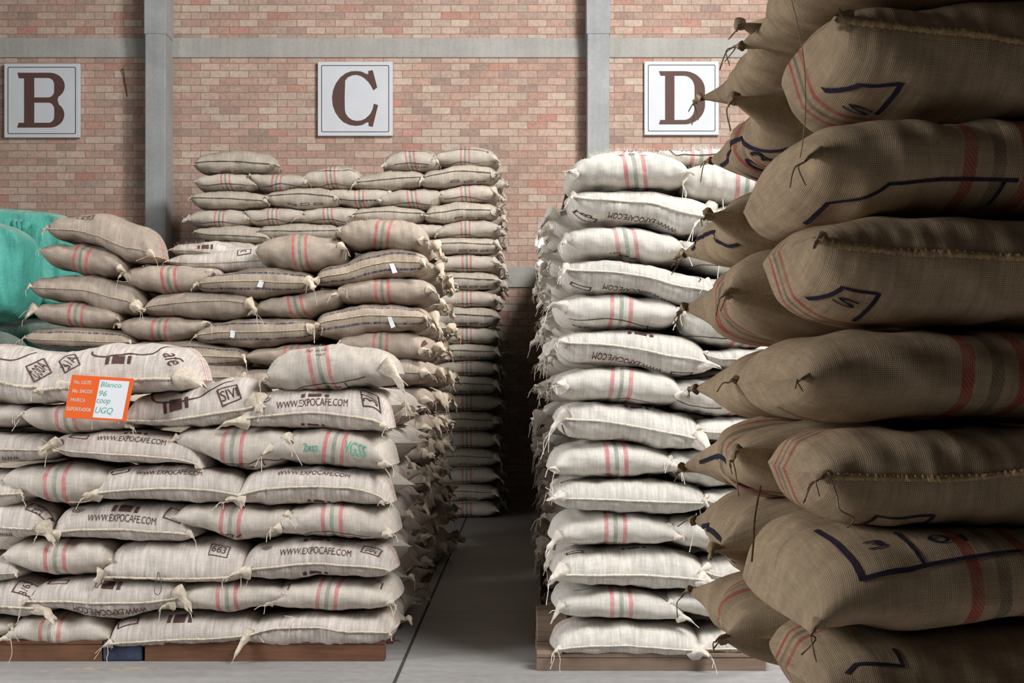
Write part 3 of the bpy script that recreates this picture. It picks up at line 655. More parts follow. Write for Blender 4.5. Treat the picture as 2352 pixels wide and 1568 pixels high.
Fs(7, 1, 'M', (545, 972, 884, 984), (897, 893, 889), (980, 984, 989), sm=(953, 947, 955), mk=[('t', WEB, 716, 924, 163, 15, 2), ('b', 721, 909, 64, 12, 2), ('b', 716, 976, 56, 10, 0), ('r', 846, 915, 38, 50, 14), ('t', '3/', 846, 918, 20, 28, 100), ('t', '@', 604, 916, 22, 26, 40)], ears=(1.8, .7), d='cream sack with boxed 3 print', tw=[[(598, 880), (600, 910), (602, 940), (592, 968)], [(884, 985), (878, 1000), (884, 1004)]])
Fs(7, 2, 'M', (281, 965, 592, 922), (900, 888, 866), (979, 979, 970), sm=(967, 958, 946), mk=[('b', 401, 930, 58, 30, 8), ('l', [(329, 902), (345, 919), (383, 925), (433, 917), (485, 892), (524, 870)], 4), ('t', 'fe', 412, 899, 22, 18, 30), ('r', 523, 903, 44, 42, 22), ('t', 'SIVI', 523, 903, 38, 22, 22)], ears=(.5, 1.4), d='cream sack with oval line and bars')
Fs(7, 3, 'S', (42, 950, 296, 982), (928, 922, 922), (996, 1000, 990), st=(149, 6), ears=(.5, 1.0), tw=[[(212, 963), (214, 975), (213, 986)]])
Fs(7, 4, 'S', (-200, 950, 53, 946), (922, 922, 926), (986, 988, 984), st=(-75, 0), ears=(0, .6), tw=[[(35, 945), (30, 960), (30, 972)], [(46, 962), (36, 978), (28, 990)]])
Fs(8, 1, 'S', (606, 872, 900, 856), (800, 787, 797), (899, 900, 887), st=(735, 20), mk=[('t', '70 KG', 722, 804, 48, 13, 0), ('t', 'NET', 736, 814, 22, 6, 0), ('l', [(640, 893), (700, 886), (770, 880), (838, 865)], 2.6), ('l', [(790, 878), (806, 893)], 3), ('t', '63', 762, 890, 36, 8, 180)], ears=(.5, 2.0), W=.85, d='plump striped cream top sack', tw=[[(900, 858), (918, 868), (930, 878), (938, 886)], [(724, 788), (723, 770), (723, 745)]])
Fs(8, 2, 'M', (88, 899, 441, 872), (803, 786, 790), (921, 905, 898), sm=(890, 876, 870), mk=[('b', 274, 827, 60, 20, -3), ('l', [(204, 806), (212, 816), (240, 820), (300, 813), (350, 808), (378, 796), (384, 790)], 4), ('t', 'afe', 398, 824, 38, 34, -62), ('r', 158, 832, 36, 46, 26), ('t', '3/A', 158, 832, 38, 22, 62)], ears=(.8, 2.0), d='cream top sack with oval line', dy=-.03)
Fs(8, 3, 'M', (-210, 872, 160, 884), (799, 792, 801), (905, 925, 925), sm=(872, 874, 888), mk=[('r', 87, 848, 44, 42, 34), ('t', '000A', 87, 848, 36, 26, 60), ('l', [(-10, 824), (20, 826), (45, 818), (68, 806)], 3.5)], ears=(0, 1.8), d='cream top sack with slanted box print')
Fs(8, 4, 'S', (-240, 880, -20, 880), (800, 792, 800), (915, 920, 915), st=(-130, 0), ears=(0, .3), dy=.3)

# ---- tan middle pile
def Ms(*a, **k): return front('M', *a, **k)
Ms(1, 4, 'M', (106, 524, 350, 588), (489, 484, 510), (549, 562, 595), sm=(529, 543, 568), mk=[('r', 192, 496, 38, 17, -4, 2), ('t', '63', 192, 496, 20, 12, 170)], ears=(.6, .9), d='big drooping tan sack', tw=[[(345, 588), (330, 594), (315, 600)]])
Ms(2, 4, 'S', (89, 570, 279, 622), (555, 553, 566), (613, 627, 629), st=(186, -13), ears=(.3, .9))
Ms(3, 4, 'M', (64, 657, 316, 711), (629, 626, 642), (685, 696, 718), sm=(662, 666, 682), ears=(.6, 1.3))
Ms(4, 4, 'S', (69, 712, 269, 732), (690, 687, 698), (743, 751, 754), st=(172, -5), ears=(1.3, .6), tw=[[(66, 712), (56, 718), (45, 730)]])
Ms(5, 4, 'B', (55, 773, 300, 786), (750, 748, 756), (797, 800, 803), sm=(781, 782, 785), ears=(.6, .6))
Ms(1, 3, 'M', (352, 556, 560, 590), (536, 531, 545), (572, 580, 600), sm=(560, 566, 586), mk=[('b', 436, 549, 38, 14, 4), ('r', 505, 570, 18, 16, 30, 2)], dy=.55, ears=(.5, .5), d='flat pale sack with bars print', mat_key='F')
Ms(2, 3, 'M', (358, 590, 640, 576), (570, 560, 550), (607, 612, 616), sm=(596, 594, 590), mk=[('r', 542, 567, 30, 18, 6, 2), ('t', '3', 540, 567, 8, 12, 90), ('l', [(570, 556), (580, 562), (594, 564)], 2)], dy=.32, ears=(.5, .5), d='flat pale sack with boxed print', mat_key='F')
Ms(3, 3, 'S', (276, 626, 486, 622), (606, 603, 606), (663, 674, 667), st=(385, 6), ears=(.9, .9))
Ms(4, 3, 'M', (327, 713, 578, 703), (672, 666, 671), (722, 731, 728), sm=(697, 692, 690), ears=(.6, 1.6))
Ms(5, 3, 'S', (270, 744, 473, 738), (723, 722, 728), (781, 783, 777), st=(364, -5), ears=(.6, .8))
Ms(6, 3, 'B', (290, 805, 561, 822), (781, 779, 793), (845, 850, 842), sm=(815, 815, 818), ears=(.3, .7))
Ms(7, 3, 'M', (300, 850, 562, 866), (818, 812, 826), (890, 892, 886), sm=(856, 858, 866), ears=(.3, 1.0))
Ms(1, 2, 'S', (587, 577, 788, 566), (536, 532, 541), (612, 620, 614), st=(689, 6), ears=(.3, .9), dy=-.03)
Ms(2, 2, 'B', (450, 654, 714, 650), (623, 611, 614), (671, 680, 673), sm=(647, 645, 649), tagp=[(597, 643), (609, 645), (603, 661), (591, 659)], ears=(.6, 1.4), d='tan blue-banded sack with white tag', tw=[[(708, 650), (706, 664), (704, 674)]])
Ms(3, 2, 'S', (575, 720, 786, 660), (677, 669, 660), (726, 731, 714), st=(678, 14), ears=(1.0, .8))
Ms(4, 2, 'B', (446, 775, 724, 750), (736, 727, 729), (789, 797, 786), sm=(762, 762, 760), tagp=[(530, 758), (541, 760), (538, 776), (528, 774)], ears=(.6, 1.3), d='tan blue-banded tagged sack', tw=[[(722, 750), (724, 768), (722, 786)]])
Ms(5, 2, 'S', (560, 820, 770, 815), (796, 786, 788), (838, 842, 840), st=(668, 0), ears=(.4, .4))
Ms(6, 2, 'M', (540, 870, 790, 868), (845, 842, 842), (895, 898, 896), ears=(.8, .4))
Ms(1, 1, 'S', (779, 530, 973, 553), (500, 495, 500), (568, 567, 572), st=(879, -11), ears=(.3, .8), dy=-.02)
Ms(2, 1, 'B', (723, 647, 974, 604), (600, 572, 568), (654, 642, 632), sm=(629, 610, 600), tagp=[(894, 606), (904, 604), (913, 625), (902, 628)], ears=(.8, .8), d='tan blue-banded bowed sack with tag')
Ms(3, 1, 'S', (767, 678, 989, 666), (640, 632, 633), (694, 697, 696), st=(877, 3), ears=(.8, 1.0))
Ms(4, 1, 'B', (723, 754, 979, 730), (707, 697, 699), (775, 763, 759), sm=(732, 724, 726), tagp=[(890, 728), (899, 726), (909, 750), (899, 754)], ears=(.8, .8), d='tan blue-banded sack, tag, lower')
Ms(5, 1, 'S', (777, 785, 974, 806), (759, 756, 760), (818, 822, 828), st=(873, -2), ears=(.5, 1.0), mk=[('l', [(967, 778), (968, 804)], 5)])
Ms(6, 1, 'M', (740, 852, 980, 857), (824, 822, 823), (882, 886, 884), sm=(852, 853, 855), ears=(.5, 1.2))
for i in range(7):
    y = 886+62*i; q = i % 2
    Ms(7+i, 1, 'SM'[q], (785-45*q+R_.randint(-5, 5), y+32, 981+R_.randint(-3, 4), y+34), (y+1, y-1, y+1), (y+62, y+63, y+62), st=(880, 0) if not q else None, ears=(.5, 1.2))

# ---- pile under sign C (far, against the wall)
def Ks(*a, **k): return front('K', *a, **k)
def boxes(y, x0, x1, n=3): return [('r', x0+(x1-x0)*(i+.5)/n, y, (x1-x0)/n*.62, 6, 0, 1.4) for i in range(n)]
def under(x0, x1, y, b=3): return [('l', [(x0, y), ((x0+x1)/2, y-b), (x1, y)], 1.8), ('t', '163 | 01', (x0+x1)/2+18, y+5, (x1-x0)*.45, 6, 180)]
def over(x0, x1, y, b=2): return [('l', [(x0, y), ((x0+x1)/2, y-b), (x1, y)], 1.6)]
Ks(1, 5, 'M', (445, 378, 630, 380), (346, 341, 345), (391, 392, 393), sm=(371, 371, 375), ears=(.6, 2.6), d='rounded tan top sack', mk=boxes(391, 470, 560))
Ks(1, 2, 'S', (881, 382, 1005, 374), (344, 337, 338), (386, 388, 389), st=(942, 7), mk=under(905, 985, 377)+over(910, 990, 349), ears=(.8, .8))
Ks(1, 1, 'S', (997, 364, 1139, 367), (337, 331, 334), (377, 380, 379), st=(1068, 0), mk=over(1012, 1120, 350, 8)+[('l', [(1120, 346), (1121, 352)], 1.6), ('t', '10', 1040, 337, 22, 7, 0)]+under(1015, 1100, 374), ears=(.8, 1.6))
Ks(2, 5, 'S', (445, 416, 583, 423), (395, 391, 393), (433, 434, 432), st=(517, 4), mk=under(460, 570, 424)+over(470, 560, 398), ears=(.9, .6))
Ks(2, 4, 'S', (572, 399, 705, 418), (394, 393, 396), (431, 438, 429), st=(635, -5), mk=under(590, 690, 425)+over(590, 680, 399), ears=(.5, .8))
Ks(2, 3, 'S', (695, 408, 824, 408), (382, 376, 378), (426, 428, 430), st=(759, 4), mk=over(705, 815, 394)+under(705, 800, 424), ears=(.5, .5), d='plump greyish striped sack')
Ks(2, 2, 'M', (813, 423, 973, 405), (395, 388, 388), (429, 433, 426), sm=(415, 411, 408), mk=boxes(391, 870, 945), ears=(.9, .8))
Ks(2, 1, 'M', (967, 417, 1139, 401), (386, 376, 376), (426, 420, 417), sm=(400, 393, 395), mk=boxes(415, 1030, 1120), ears=(.9, 1.6))
Ks(3, 5, 'M', (437, 453, 613, 464), (436, 434, 439), (474, 475, 473), sm=(455, 456, 459), mk=boxes(437, 470, 560), ears=(.7, .9))
Ks(3, 4, 'M', (611, 454, 774, 457), (433, 428, 430), (470, 476, 474), sm=(447, 445, 448), mk=boxes(468, 655, 745), ears=(.8, .8))
Ks(3, 3, 'S', (752, 436, 895, 440), (429, 428, 429), (465, 472, 468), st=(824, 2), mk=under(775, 880, 455, -4), ears=(.4, .7))
Ks(3, 2, 'S', (869, 461, 1011, 444), (433, 429, 429), (470, 474, 476), st=(946, 6), mk=under(895, 990, 467)+over(900, 1000, 437), ears=(.8, .6))
Ks(3, 1, 'S', (999, 450, 1139, 440), (428, 420, 419), (461, 462, 459), st=(1069, 3), mk=under(1020, 1120, 455, 4)+over(1020, 1125, 427, 3), ears=(.8, 1.6))
Ks(4, 5, 'S', (428, 502, 572, 500), (478, 475, 477), (516, 521, 517), st=(502, -3), mk=under(450, 560, 511)+over(455, 560, 483), ears=(1.2, .6), tw=[[(430, 502), (424, 500), (418, 497)]])
Ks(4, 4, 'S', (561, 483, 696, 488), (476, 472, 474), (514, 516, 510), st=(625, 0), mk=under(585, 680, 506)+over(580, 680, 478), ears=(.4, .8))
Ks(4, 3, 'S', (680, 501, 819, 480), (475, 471, 471), (508, 510, 515), st=(752, 4), mk=under(705, 800, 505)+over(705, 805, 477), ears=(.9, .5))
Ks(4, 2, 'M', (806, 496, 973, 490), (473, 469, 474), (506, 510, 509), sm=(487, 485, 488), ears=(.7, 1.0))
Ks(4, 1, 'M', (977, 496, 1141, 483), (466, 460, 463), (508, 503, 501), sm=(487, 481, 482), mk=boxes(499, 1040, 1120), ears=(.7, 1.7))
Ks(5, 5, 'M', (446, 530, 617, 549), (518, 514, 518), (549, 552, 555), sm=(540, 541, 543), ears=(.5, .9))
Ks(5, 4, 'M', (592, 531, 774, 528), (514, 509, 512), (546, 548, 548), sm=(530, 531, 530), ears=(.5, .6))
Ks(5, 3, 'S', (765, 528, 905, 524), (512, 509, 511), (546, 548, 548), st=(835, 0), ears=(.5, .6))
Ks(5, 2, 'S', (880, 528, 1016, 519), (513, 510, 509), (546, 548, 545), st=(948, 2), mk=under(930, 1005, 541), ears=(.5, .6))
Ks(5, 1, 'S', (1002, 540, 1142, 521), (507, 501, 502), (544, 545, 543), st=(1069, 1), mk=under(1020, 1125, 541, 3)+over(1030, 1120, 508), ears=(.6, 1.7))
# the column at the alley, alternating kinds down to the floor
ys = [544, 581, 623, 664, 705, 749, 790, 827, 864, 905, 945, 989, 1031, 1073, 1113, 1151, 1190]
for i in range(16):
    y0, y1 = ys[i], ys[i+1]; h = y1-y0; q = i % 2 == 0; x0 = 968 if q else 1000; sx = 1142+R_.randint(-3, 3)
    b = R_.randint(-2, 2)
    Ks(6+i, 1, 'M' if q else 'S', (x0, y0+h*.55, sx, y0+h*.5), (y0+2, y0-1, y0+b*.5), (y1, y1, y1-1), sm=(y0+h*.42, y0+h*.38, y0+h*.44) if q else None, st=None if q else (1072, 1),
       mk=boxes(y1-6, 1050, 1125) if q else over(1040, 1130, y0+7)+under(1040, 1120, y1-7, 1), ears=(.3, 1.6))
for c_ in range(4):   # one more row under the visible ones so that the upper rows rest on something
    x0 = 440+135*c_
    Ks(6, 5-c_, 'S', (x0, 572, x0+145, 570), (550, 548, 549), (588, 590, 588), ears=(0, 0))

# ---- pile under sign D (bright, right of the alley)
def Rs(*a, **k): return front('R', *a, **k)
Rs(16, 1, 'S', (1358, 345, 1526, 330), (318, 311, 313), (350, 352, 350), st=(1464, 0), mk=[('t', '70', 1454, 321, 24, 11, 0), ('t', 'KG', 1479, 317, 10, 6, -70), ('t', 'NET', 1482, 327, 16, 8, -90)], dy=.34, ears=(1.0, .8), tw=[[(1362, 345), (1352, 350), (1345, 344), (1343, 350)]], d='pale sack marked 70 KG NET')
Rs(16, 2, 'S', (1529, 323, 1770, 330), (312, 309, 311), (357, 358, 357), st=(1628, 0), mk=[('l', [(1542, 312), (1556, 325), (1590, 333), (1640, 334), (1680, 330)], 2.6), ('t', '5|63', 1592, 322, 70, 10, 2), ('t', ': :', 1660, 318, 16, 8, 0)], dy=.3, ears=(.4, .3), d='pale sack with frame and 63')
Rs(15, 1, 'S', (1314, 398, 1582, 396), (349, 337, 345), (425, 428, 430), st=(1457, 14), mk=[('t', 'K G  o', 1455, 351, 60, 10, -4), ('l', [(1340, 423), (1400, 426), (1500, 425), (1568, 430)], 2.4)], ears=(1.1, .6), tw=[[(1314, 397), (1302, 396), (1292, 398)], [(1569, 415), (1566, 432), (1574, 446), (1572, 458)]], dy=-.03, d='bulging pale top sack')
Rs(15, 2, 'S', (1576, 410, 1800, 400), (361, 360, 362), (455, 458, 458), st=(1720, 0), ears=(.5, .3), dy=.05)
Rs(14, 1, 'M', (1314, 446, 1664, 525), (430, 430, 447), (505, 508, 532), sm=(460, 466, 489), mk=[('t', WEB, 1478, 504, 160, 15, 173), ('b', 1482, 432, 60, 14, 0), ('r', 1350, 494, 44, 28, -8), ('t', '3', 1350, 494, 12, 16, 90), ('t', 'o', 1590, 536, 20, 12, 0)], ears=(.6, 2.4), tw=[[(1637, 515), (1634, 535), (1632, 552)]])
Rs(14, 2, 'M', (1625, 475, 1800, 480), (462, 458, 460), (535, 538, 536), ears=(2.2, 0), dy=.06)
Rs(13, 1, 'S', (1301, 546, 1577, 576), (513, 508, 520), (586, 591, 600), st=(1439, 14), mk=[('t', '70', 1448, 585, 44, 12, 176), ('t', 'NET', 1414, 578, 26, 9, 176), ('l', [(1345, 516), (1400, 509), (1480, 510), (1550, 535)], 2.2)], ears=(.9, .8), tw=[[(1574, 578), (1582, 592), (1590, 612)]])
Rs(13, 2, 'S', (1562, 552, 1800, 560), (538, 533, 534), (612, 626, 626), st=(1716, 0), mk=[('l', [(1580, 600), (1620, 604), (1690, 600)], 2.6), ('t', '9 9 0', 1632, 618, 76, 12, 0)], ears=(.6, .3), dy=.03)
Rs(12, 1, 'M', (1296, 617, 1652, 686), (595, 598, 622), (667, 671, 695), sm=(624, 635, 658), mk=[('t', WEB, 1468, 671, 166, 14, 169), ('b', 1460, 602, 58, 10, -2), ('r', 1337, 656, 42, 18, -6), ('l', [(1575, 625), (1608, 638), (1605, 648)], 2.4)], ears=(1.0, 2.0), tw=[[(1297, 616), (1288, 622), (1284, 612)], [(1612, 665), (1604, 675)]])
Rs(12, 2, 'M', (1622, 645, 1800, 650), (632, 628, 630), (668, 672, 670), ears=(1.3, 0), dy=.05)
Rs(11, 1, 'S', (1286, 698, 1566, 716), (671, 667, 676), (750, 754, 752), st=(1428, -4), mk=[('l', [(1310, 729), (1370, 732), (1450, 738), (1535, 745)], 2.6), ('t', '990', 1352, 747, 66, 9, 176), ('t', '63', 1448, 748, 36, 9, 176), ('l', [(1492, 745), (1493, 754)], 2.6)], ears=(1.2, .8), tw=[[(1286, 697), (1270, 695), (1258, 712), (1252, 735), (1249, 744)], [(1564, 718), (1562, 732), (1566, 748)]])
Rs(11, 2, 'S', (1567, 708, 1800, 720), (702, 698, 700), (786, 797, 796), st=(1716, -8), mk=[('l', [(1570, 756), (1610, 770), (1680, 776)], 2.6), ('t', '9 9 0', 1625, 787, 70, 10, -8)], ears=(.5, .3), dy=.03)
Rs(10, 1, 'M', (1289, 783, 1629, 842), (757, 757, 768), (833, 840, 862), sm=(790, 800, 818), mk=[('t', WEB, 1442, 833, 162, 15, 172), ('b', 1474, 766, 60, 16, -3), ('r', 1346, 759, 40, 10, -3), ('r', 1568, 857, 46, 18, -5)], ears=(.9, 1.8), tw=[[(1290, 782), (1278, 787), (1273, 797), (1280, 810)]])
Rs(10, 2, 'M', (1620, 805, 1800, 812), (800, 796, 798), (840, 842, 842), ears=(.8, 0), dy=.05)
Rs(9, 1, 'S', (1285, 884, 1566, 908), (845, 837, 845), (919, 926, 932), st=(1427, -8), mk=[('l', [(1325, 914), (1400, 917), (1480, 920), (1545, 930)], 2.4), ('t', 'EN', 1438, 847, 20, 9, 176), ('t', '63', 1448, 925, 40, 8, 180)], ears=(1.2, .9), tw=[[(1285, 884), (1272, 888), (1262, 892)]])
Rs(9, 2, 'S', (1539, 886, 1790, 900), (867, 863, 867), (948, 959, 955), st=(1712, -10), mk=[('l', [(1560, 918), (1590, 931), (1660, 936)], 2.6), ('t', '9 9 0', 1612, 946, 66, 10, -5)], ears=(.5, .3), dy=.03)
Rs(8, 1, 'M', (1286, 958, 1620, 1028), (925, 928, 944), (1010, 1013, 1034), sm=(966, 978, 994), mk=[('b', 1465, 934, 58, 16, -3), ('l', [(1295, 975), (1310, 1000), (1330, 1006)], 2.4)], ears=(1.9, 2.2), tw=[[(1620, 1030), (1632, 1045), (1630, 1060), (1622, 1070)]], d='pale sack with rolled left end')
Rs(8, 2, 'M', (1603, 985, 1790, 990), (962, 958, 960), (1014, 1018, 1016), ears=(1.0, 0), dy=.05)
Rs(7, 1, 'S', (1272, 1080, 1556, 1076), (1022, 1013, 1022), (1098, 1102, 1098), st=(1418, 6), mk=[('t', '70', 1425, 1096, 40, 10, 178), ('t', 'NET', 1396, 1092, 22, 8, 178)], ears=(.8, .9), tw=[[(1274, 1080), (1268, 1110), (1270, 1140), (1266, 1160)]])
Rs(7, 2, 'S', (1539, 1052, 1780, 1058), (1034, 1028, 1032), (1113, 1126, 1120), st=(1704, 0), ears=(.6, .3), dy=.03)
Rs(6, 1, 'M', (1276, 1142, 1622, 1156), (1106, 1104, 1110), (1176, 1178, 1184), sm=(1145, 1149, 1152), mk=[('r', 1316, 1110, 36, 8, 3), ('l', [(1480, 1180), (1540, 1184), (1575, 1182)], 2.2)], ears=(1.4, .9), tw=[[(1274, 1140), (1262, 1124), (1252, 1118)]], d='pale long-seamed pillowy sack')
Rs(6, 2, 'M', (1622, 1142, 1780, 1145), (1130, 1126, 1128), (1178, 1182, 1180), ears=(.8, 0), dy=.05)
Rs(5, 1, 'S', (1276, 1244, 1561, 1236), (1184, 1175, 1182), (1260, 1258, 1260), st=(1415, 0), mk=[('t', '70', 1400, 1182, 30, 10, 2), ('t', 'NET', 1428, 1186, 22, 8, 0), ('l', [(1308, 1264), (1350, 1255), (1420, 1250), (1490, 1252), (1540, 1258)], 2.6), ('t', '1901', 1440, 1260, 70, 6, 0)], ears=(1.5, .9), tw=[[(1560, 1236), (1568, 1228), (1570, 1240)]], d='pale sack with teal middle stripe')
Rs(5, 2, 'S', (1534, 1205, 1780, 1215), (1190, 1187, 1190), (1264, 1279, 1272), st=(1702, 0), ears=(.6, .3), dy=.03, tw=[[(1600, 1178), (1596, 1210), (1590, 1240), (1584, 1268)]])
Rs(4, 1, 'M', (1279, 1320, 1625, 1338), (1268, 1262, 1270), (1349, 1351, 1360), sm=(1321, 1321, 1325), mk=[('r', 1324, 1277, 34, 14, 5), ('t', '2', 1592, 1280, 20, 16, -50), ('b', 1460, 1265, 58, 7, 0)], ears=(1.6, 1.8))
Rs(4, 2, 'M', (1620, 1305, 1780, 1306), (1288, 1284, 1286), (1350, 1356, 1352), ears=(1.2, 0), dy=.05)
Rs(3, 1, 'S', (1284, 1402, 1573, 1424), (1360, 1356, 1366), (1430, 1432, 1434), st=(1428, 0), mk=[('l', [(1322, 1368), (1400, 1358), (1480, 1362), (1535, 1385)], 2.4), ('t', '70', 1440, 1429, 36, 8, 178)], ears=(1.2, 1.2), tw=[[(1284, 1403), (1270, 1400), (1262, 1406)]])
Rs(3, 2, 'S', (1540, 1386, 1780, 1395), (1361, 1357, 1358), (1420, 1434, 1432), st=(1712, -6), mk=[('l', [(1580, 1430), (1620, 1440)], 2.4)], ears=(.6, .3), dy=.03)
Rs(2, 1, 'M', (1279, 1494, 1608, 1498), (1438, 1435, 1440), (1510, 1514, 1514), sm=(1482, 1481, 1487), ears=(.8, 1.4), tw=[[(1281, 1494), (1286, 1510), (1285, 1530), (1287, 1548)]], d='pale bottom sack on the pallet')
Rs(2, 2, 'M', (1606, 1492, 1780, 1494), (1455, 1448, 1450), (1516, 1518, 1518), ears=(2.4, 0), dy=.03, tw=[[(1610, 1510), (1606, 1530), (1618, 1548)]])

# ---- near dark pile at the frame's edge (front face)
def Gs(*a, **k): return front('G', *a, **k)
Gs(1, 1, 'M', (1930, 36, 3050, 150), (-30, -50, -30), (222, 228, 228), sm=(78, 120, 140), ears=(.5, 0), mk=[('p', [(1965, 152), (2010, 162), (2088, 174), (2080, 220)], 12), ('t', 'S', 2040, 200, 60, 32, -12)], W=.6, dy=.0, d='brown sack with thick frayed seam')
Gs(2, 1, 'S', (1884, 344, 2728, 350), (228, 224, 228), (470, 474, 470), st=(2306, 0), ears=(.5, 0), mk=[('p', [(1948, 448), (1955, 428), (2060, 412), (2175, 403), (2352, 405)], 10), ('p', [(2325, 405), (2318, 450)], 9)], W=.9, dy=.02)
Gs(3, 1, 'M', (1880, 542, 3020, 640), (478, 472, 476), (728, 732, 738), sm=(584, 598, 612), ears=(.4, 0), mk=[('p', [(1925, 648), (1960, 652), (2038, 672), (2026, 722)], 10), ('t', 'S', 1985, 690, 50, 34, -10)], W=.6, dy=.01, d='brown sack with open rough seam')
Gs(4, 1, 'S', (1866, 868, 2740, 870), (742, 738, 742), (972, 976, 974), st=(2302, -6), ears=(.4, 0), mk=[('p', [(1890, 968), (1990, 964), (2140, 960), (2352, 962)], 9)], W=.9, dy=.03)
Gs(5, 1, 'M', (1896, 1092, 3000, 1080), (992, 990, 996), (1226, 1230, 1230), sm=(1100, 1076, 1070), ears=(.5, 0), mk=[('p', [(2024, 1228), (2040, 1190), (2165, 1188), (2150, 1226)], 9)], W=.6, dy=.02, tw=[([(1905, 1092), (1922, 1140), (1928, 1170), (1960, 1190), (1945, 1212)], .0018, None)], d='brown sack with loose end threads')
Gs(6, 1, 'S', (1872, 1452, 2740, 1380), (1226, 1222, 1222), (1478, 1456, 1440), st=(2298, 14), ears=(.4, 0), mk=[('p', [(1960, 1258), (1966, 1290), (1976, 1330), (2080, 1306), (2220, 1280), (2352, 1266)], 12), ('t', '3', 2034, 1260, 46, 46, 8), ('p', [(2100, 1236), (2118, 1296)], 10), ('t', '01', 2200, 1246, 90, 44, 5)], W=.9, dy=-.03, d='brown sack with boxed 3 01 print')
Gs(7, 1, 'M', (1900, 1600, 3040, 1580), (1484, 1470, 1470), (1705, 1700, 1700), sm=(1590, 1580, 1570), ears=(.4, 0), mk=[('p', [(1960, 1560), (1985, 1542), (2090, 1540), (2085, 1510)], 10)], W=.6, dy=.02)
# ================================================================= SACKS ON THE ALLEY SIDES
def side(pile, Xp, face, lay, back, y0, y1, zb, zt, kind, label, res, earsz, jit=.03, W=None, skew=0.0, mk=None, st=None, bul=.0, cp=.08):
    """face +1: looks towards +x; -1: towards -x. y0<y1 is the span in depth."""
    Rv = (0, 1, 0) if face > 0 else (0, -1, 0); Iv = (-face, 0, 0)
    O = (Xp+face*R_.uniform(-jit, jit), 0, 0)
    a, b = (y0, y1) if face > 0 else (-y1, -y0)
    h = zt-zb; zm = zb+h*R_.uniform(.42, .58)
    k = lambda: R_.uniform(-.06, .06)*h
    T = [zt+k(), zt+k()*.5, zt+k()]; B = [zb+k(), zb+k()*.5, zb+k()]
    sk = Sack(a, zm+k()+skew, b, zm+k()-skew, T, B, W or .6, O, Rv, Iv, kind, NSACK[0]+501, None, .03, .06 if pile == 'G' else .04, (cp*R_.uniform(.6, 1.3), cp*R_.uniform(.6, 1.3)), 1.0 if pile == 'G' else .7); sk.scale = 1/400
    px = (lambda x, y: (x, y)) if mk else None
    return build_sack(pile, kind, sk, MAT[pile+('S' if kind == 'S' else '')], label, f"sacks in the {PILE[pile]}", res, None if st is None else st, 0.0, mk, earsz, None, pile != 'G', None, px)
def zpx(y, D): return CAM_Z-(y-VY)*D/F_PX

# orange card pile, right flank
FB = [1499, 1417, 1336, 1246, 1162, 1075, 987, 893]
for i in range(7):
    zb, zt = zpx(FB[i], 8), zpx(FB[i+1], 8)
    y = 8.0+(.62 if i in (0, 2, 4, 6) else .92)+R_.uniform(0, .04); j = 1
    while y < 10.25:
        q = (i+j) % 2; ln = (.66 if q else .9)*R_.uniform(.92, 1.05)
        side('F', -.76+R_.uniform(-.03, .05), 1, i+1, j, y, y+ln, zb, zt, 'S' if q else 'M', f"dim cream sack end, {ORD[i+1]} layer up, {ORD[j]} back along alley flank, orange card pile", (32, 26), (R_.choice((0, .6, .8)), R_.choice((.5, .8))), .04, cp=.13, skew=R_.uniform(-.03, .03))
        y += ln*.93; j += 1
# tan middle pile, right flank
MB = [1336]+[1310-62*i for i in range(12)]
MB = [zpx(y, 11.4) for y in (1336, 1258, 1196, 1134, 1072, 1010, 948, 886, 823, 759, 696, 634, 570, 515)]
for i in range(13):
    zb, zt = MB[i], MB[i+1]; y = 11.4+(.62 if i % 2 else .92); j = 1
    while y < 13.6:
        q = (i+j) % 2; ln = (.66 if q else .9)*R_.uniform(.92, 1.05)
        if not (i == 12 and j > 1):
            side('M', -.745+R_.uniform(-.03, .05), 1, i+1, j, y, y+ln, zb, zt, 'S' if q else 'M', f"pale sack end with tied corners, {ORD[i+1]} layer up, {ORD[j]} back along flank, tan middle pile", (22, 18), (1.7, 1.7), .04, cp=.10)
        y += ln*.93; j += 1
# far pile, right flank
KY = [zpx(y, 17.6) for y in [1190, 1151, 1113, 1073, 1031, 989, 945, 905, 864, 827, 790, 749, 705, 664, 623, 581, 544, 503, 461, 419, 380, 336]]
for i in range(21):
    q = i % 2
    side('K', -.27, 1, i+1, 1, 17.6+(.9 if q else .62), 19.25, KY[i], KY[i+1], 'M' if q else 'S', f"whitish sack end, {ORD[i+1]} layer up behind the corner, pile under sign C", (18, 14), (2.0, 1.8), .04, cp=.09)
# pile under sign D, left flank, running back towards the wall
RB = [1512, 1433, 1353, 1262, 1180, 1102, 1013, 927, 837, 752, 668, 590, 506, 428]
RZ = [zpx(y, 7.744) for y in RB]
for i in range(13):
    zb, zt = RZ[i], RZ[i+1]; y = 7.744+(.62 if i % 2 == 0 else .92); j = 1
    if i < 2: y = 8.9
    while y < 13.0:
        q = (i+j) % 2; ln = (.66 if q else .9)*R_.uniform(.92, 1.05)
        side('R', .235+R_.uniform(-.02, .04), -1, i+1, j, y, y+ln, zb, zt, 'S' if q else 'M', f"shaded sack end, {ORD[i+1]} layer up, {ORD[j]} back on the alley flank, pile under sign D", (24, 20) if j < 3 else (16, 14), (1.4, 1.4) if j < 4 else (1.0, 1.0), .04, cp=.08)
        y += ln*.93; j += 1
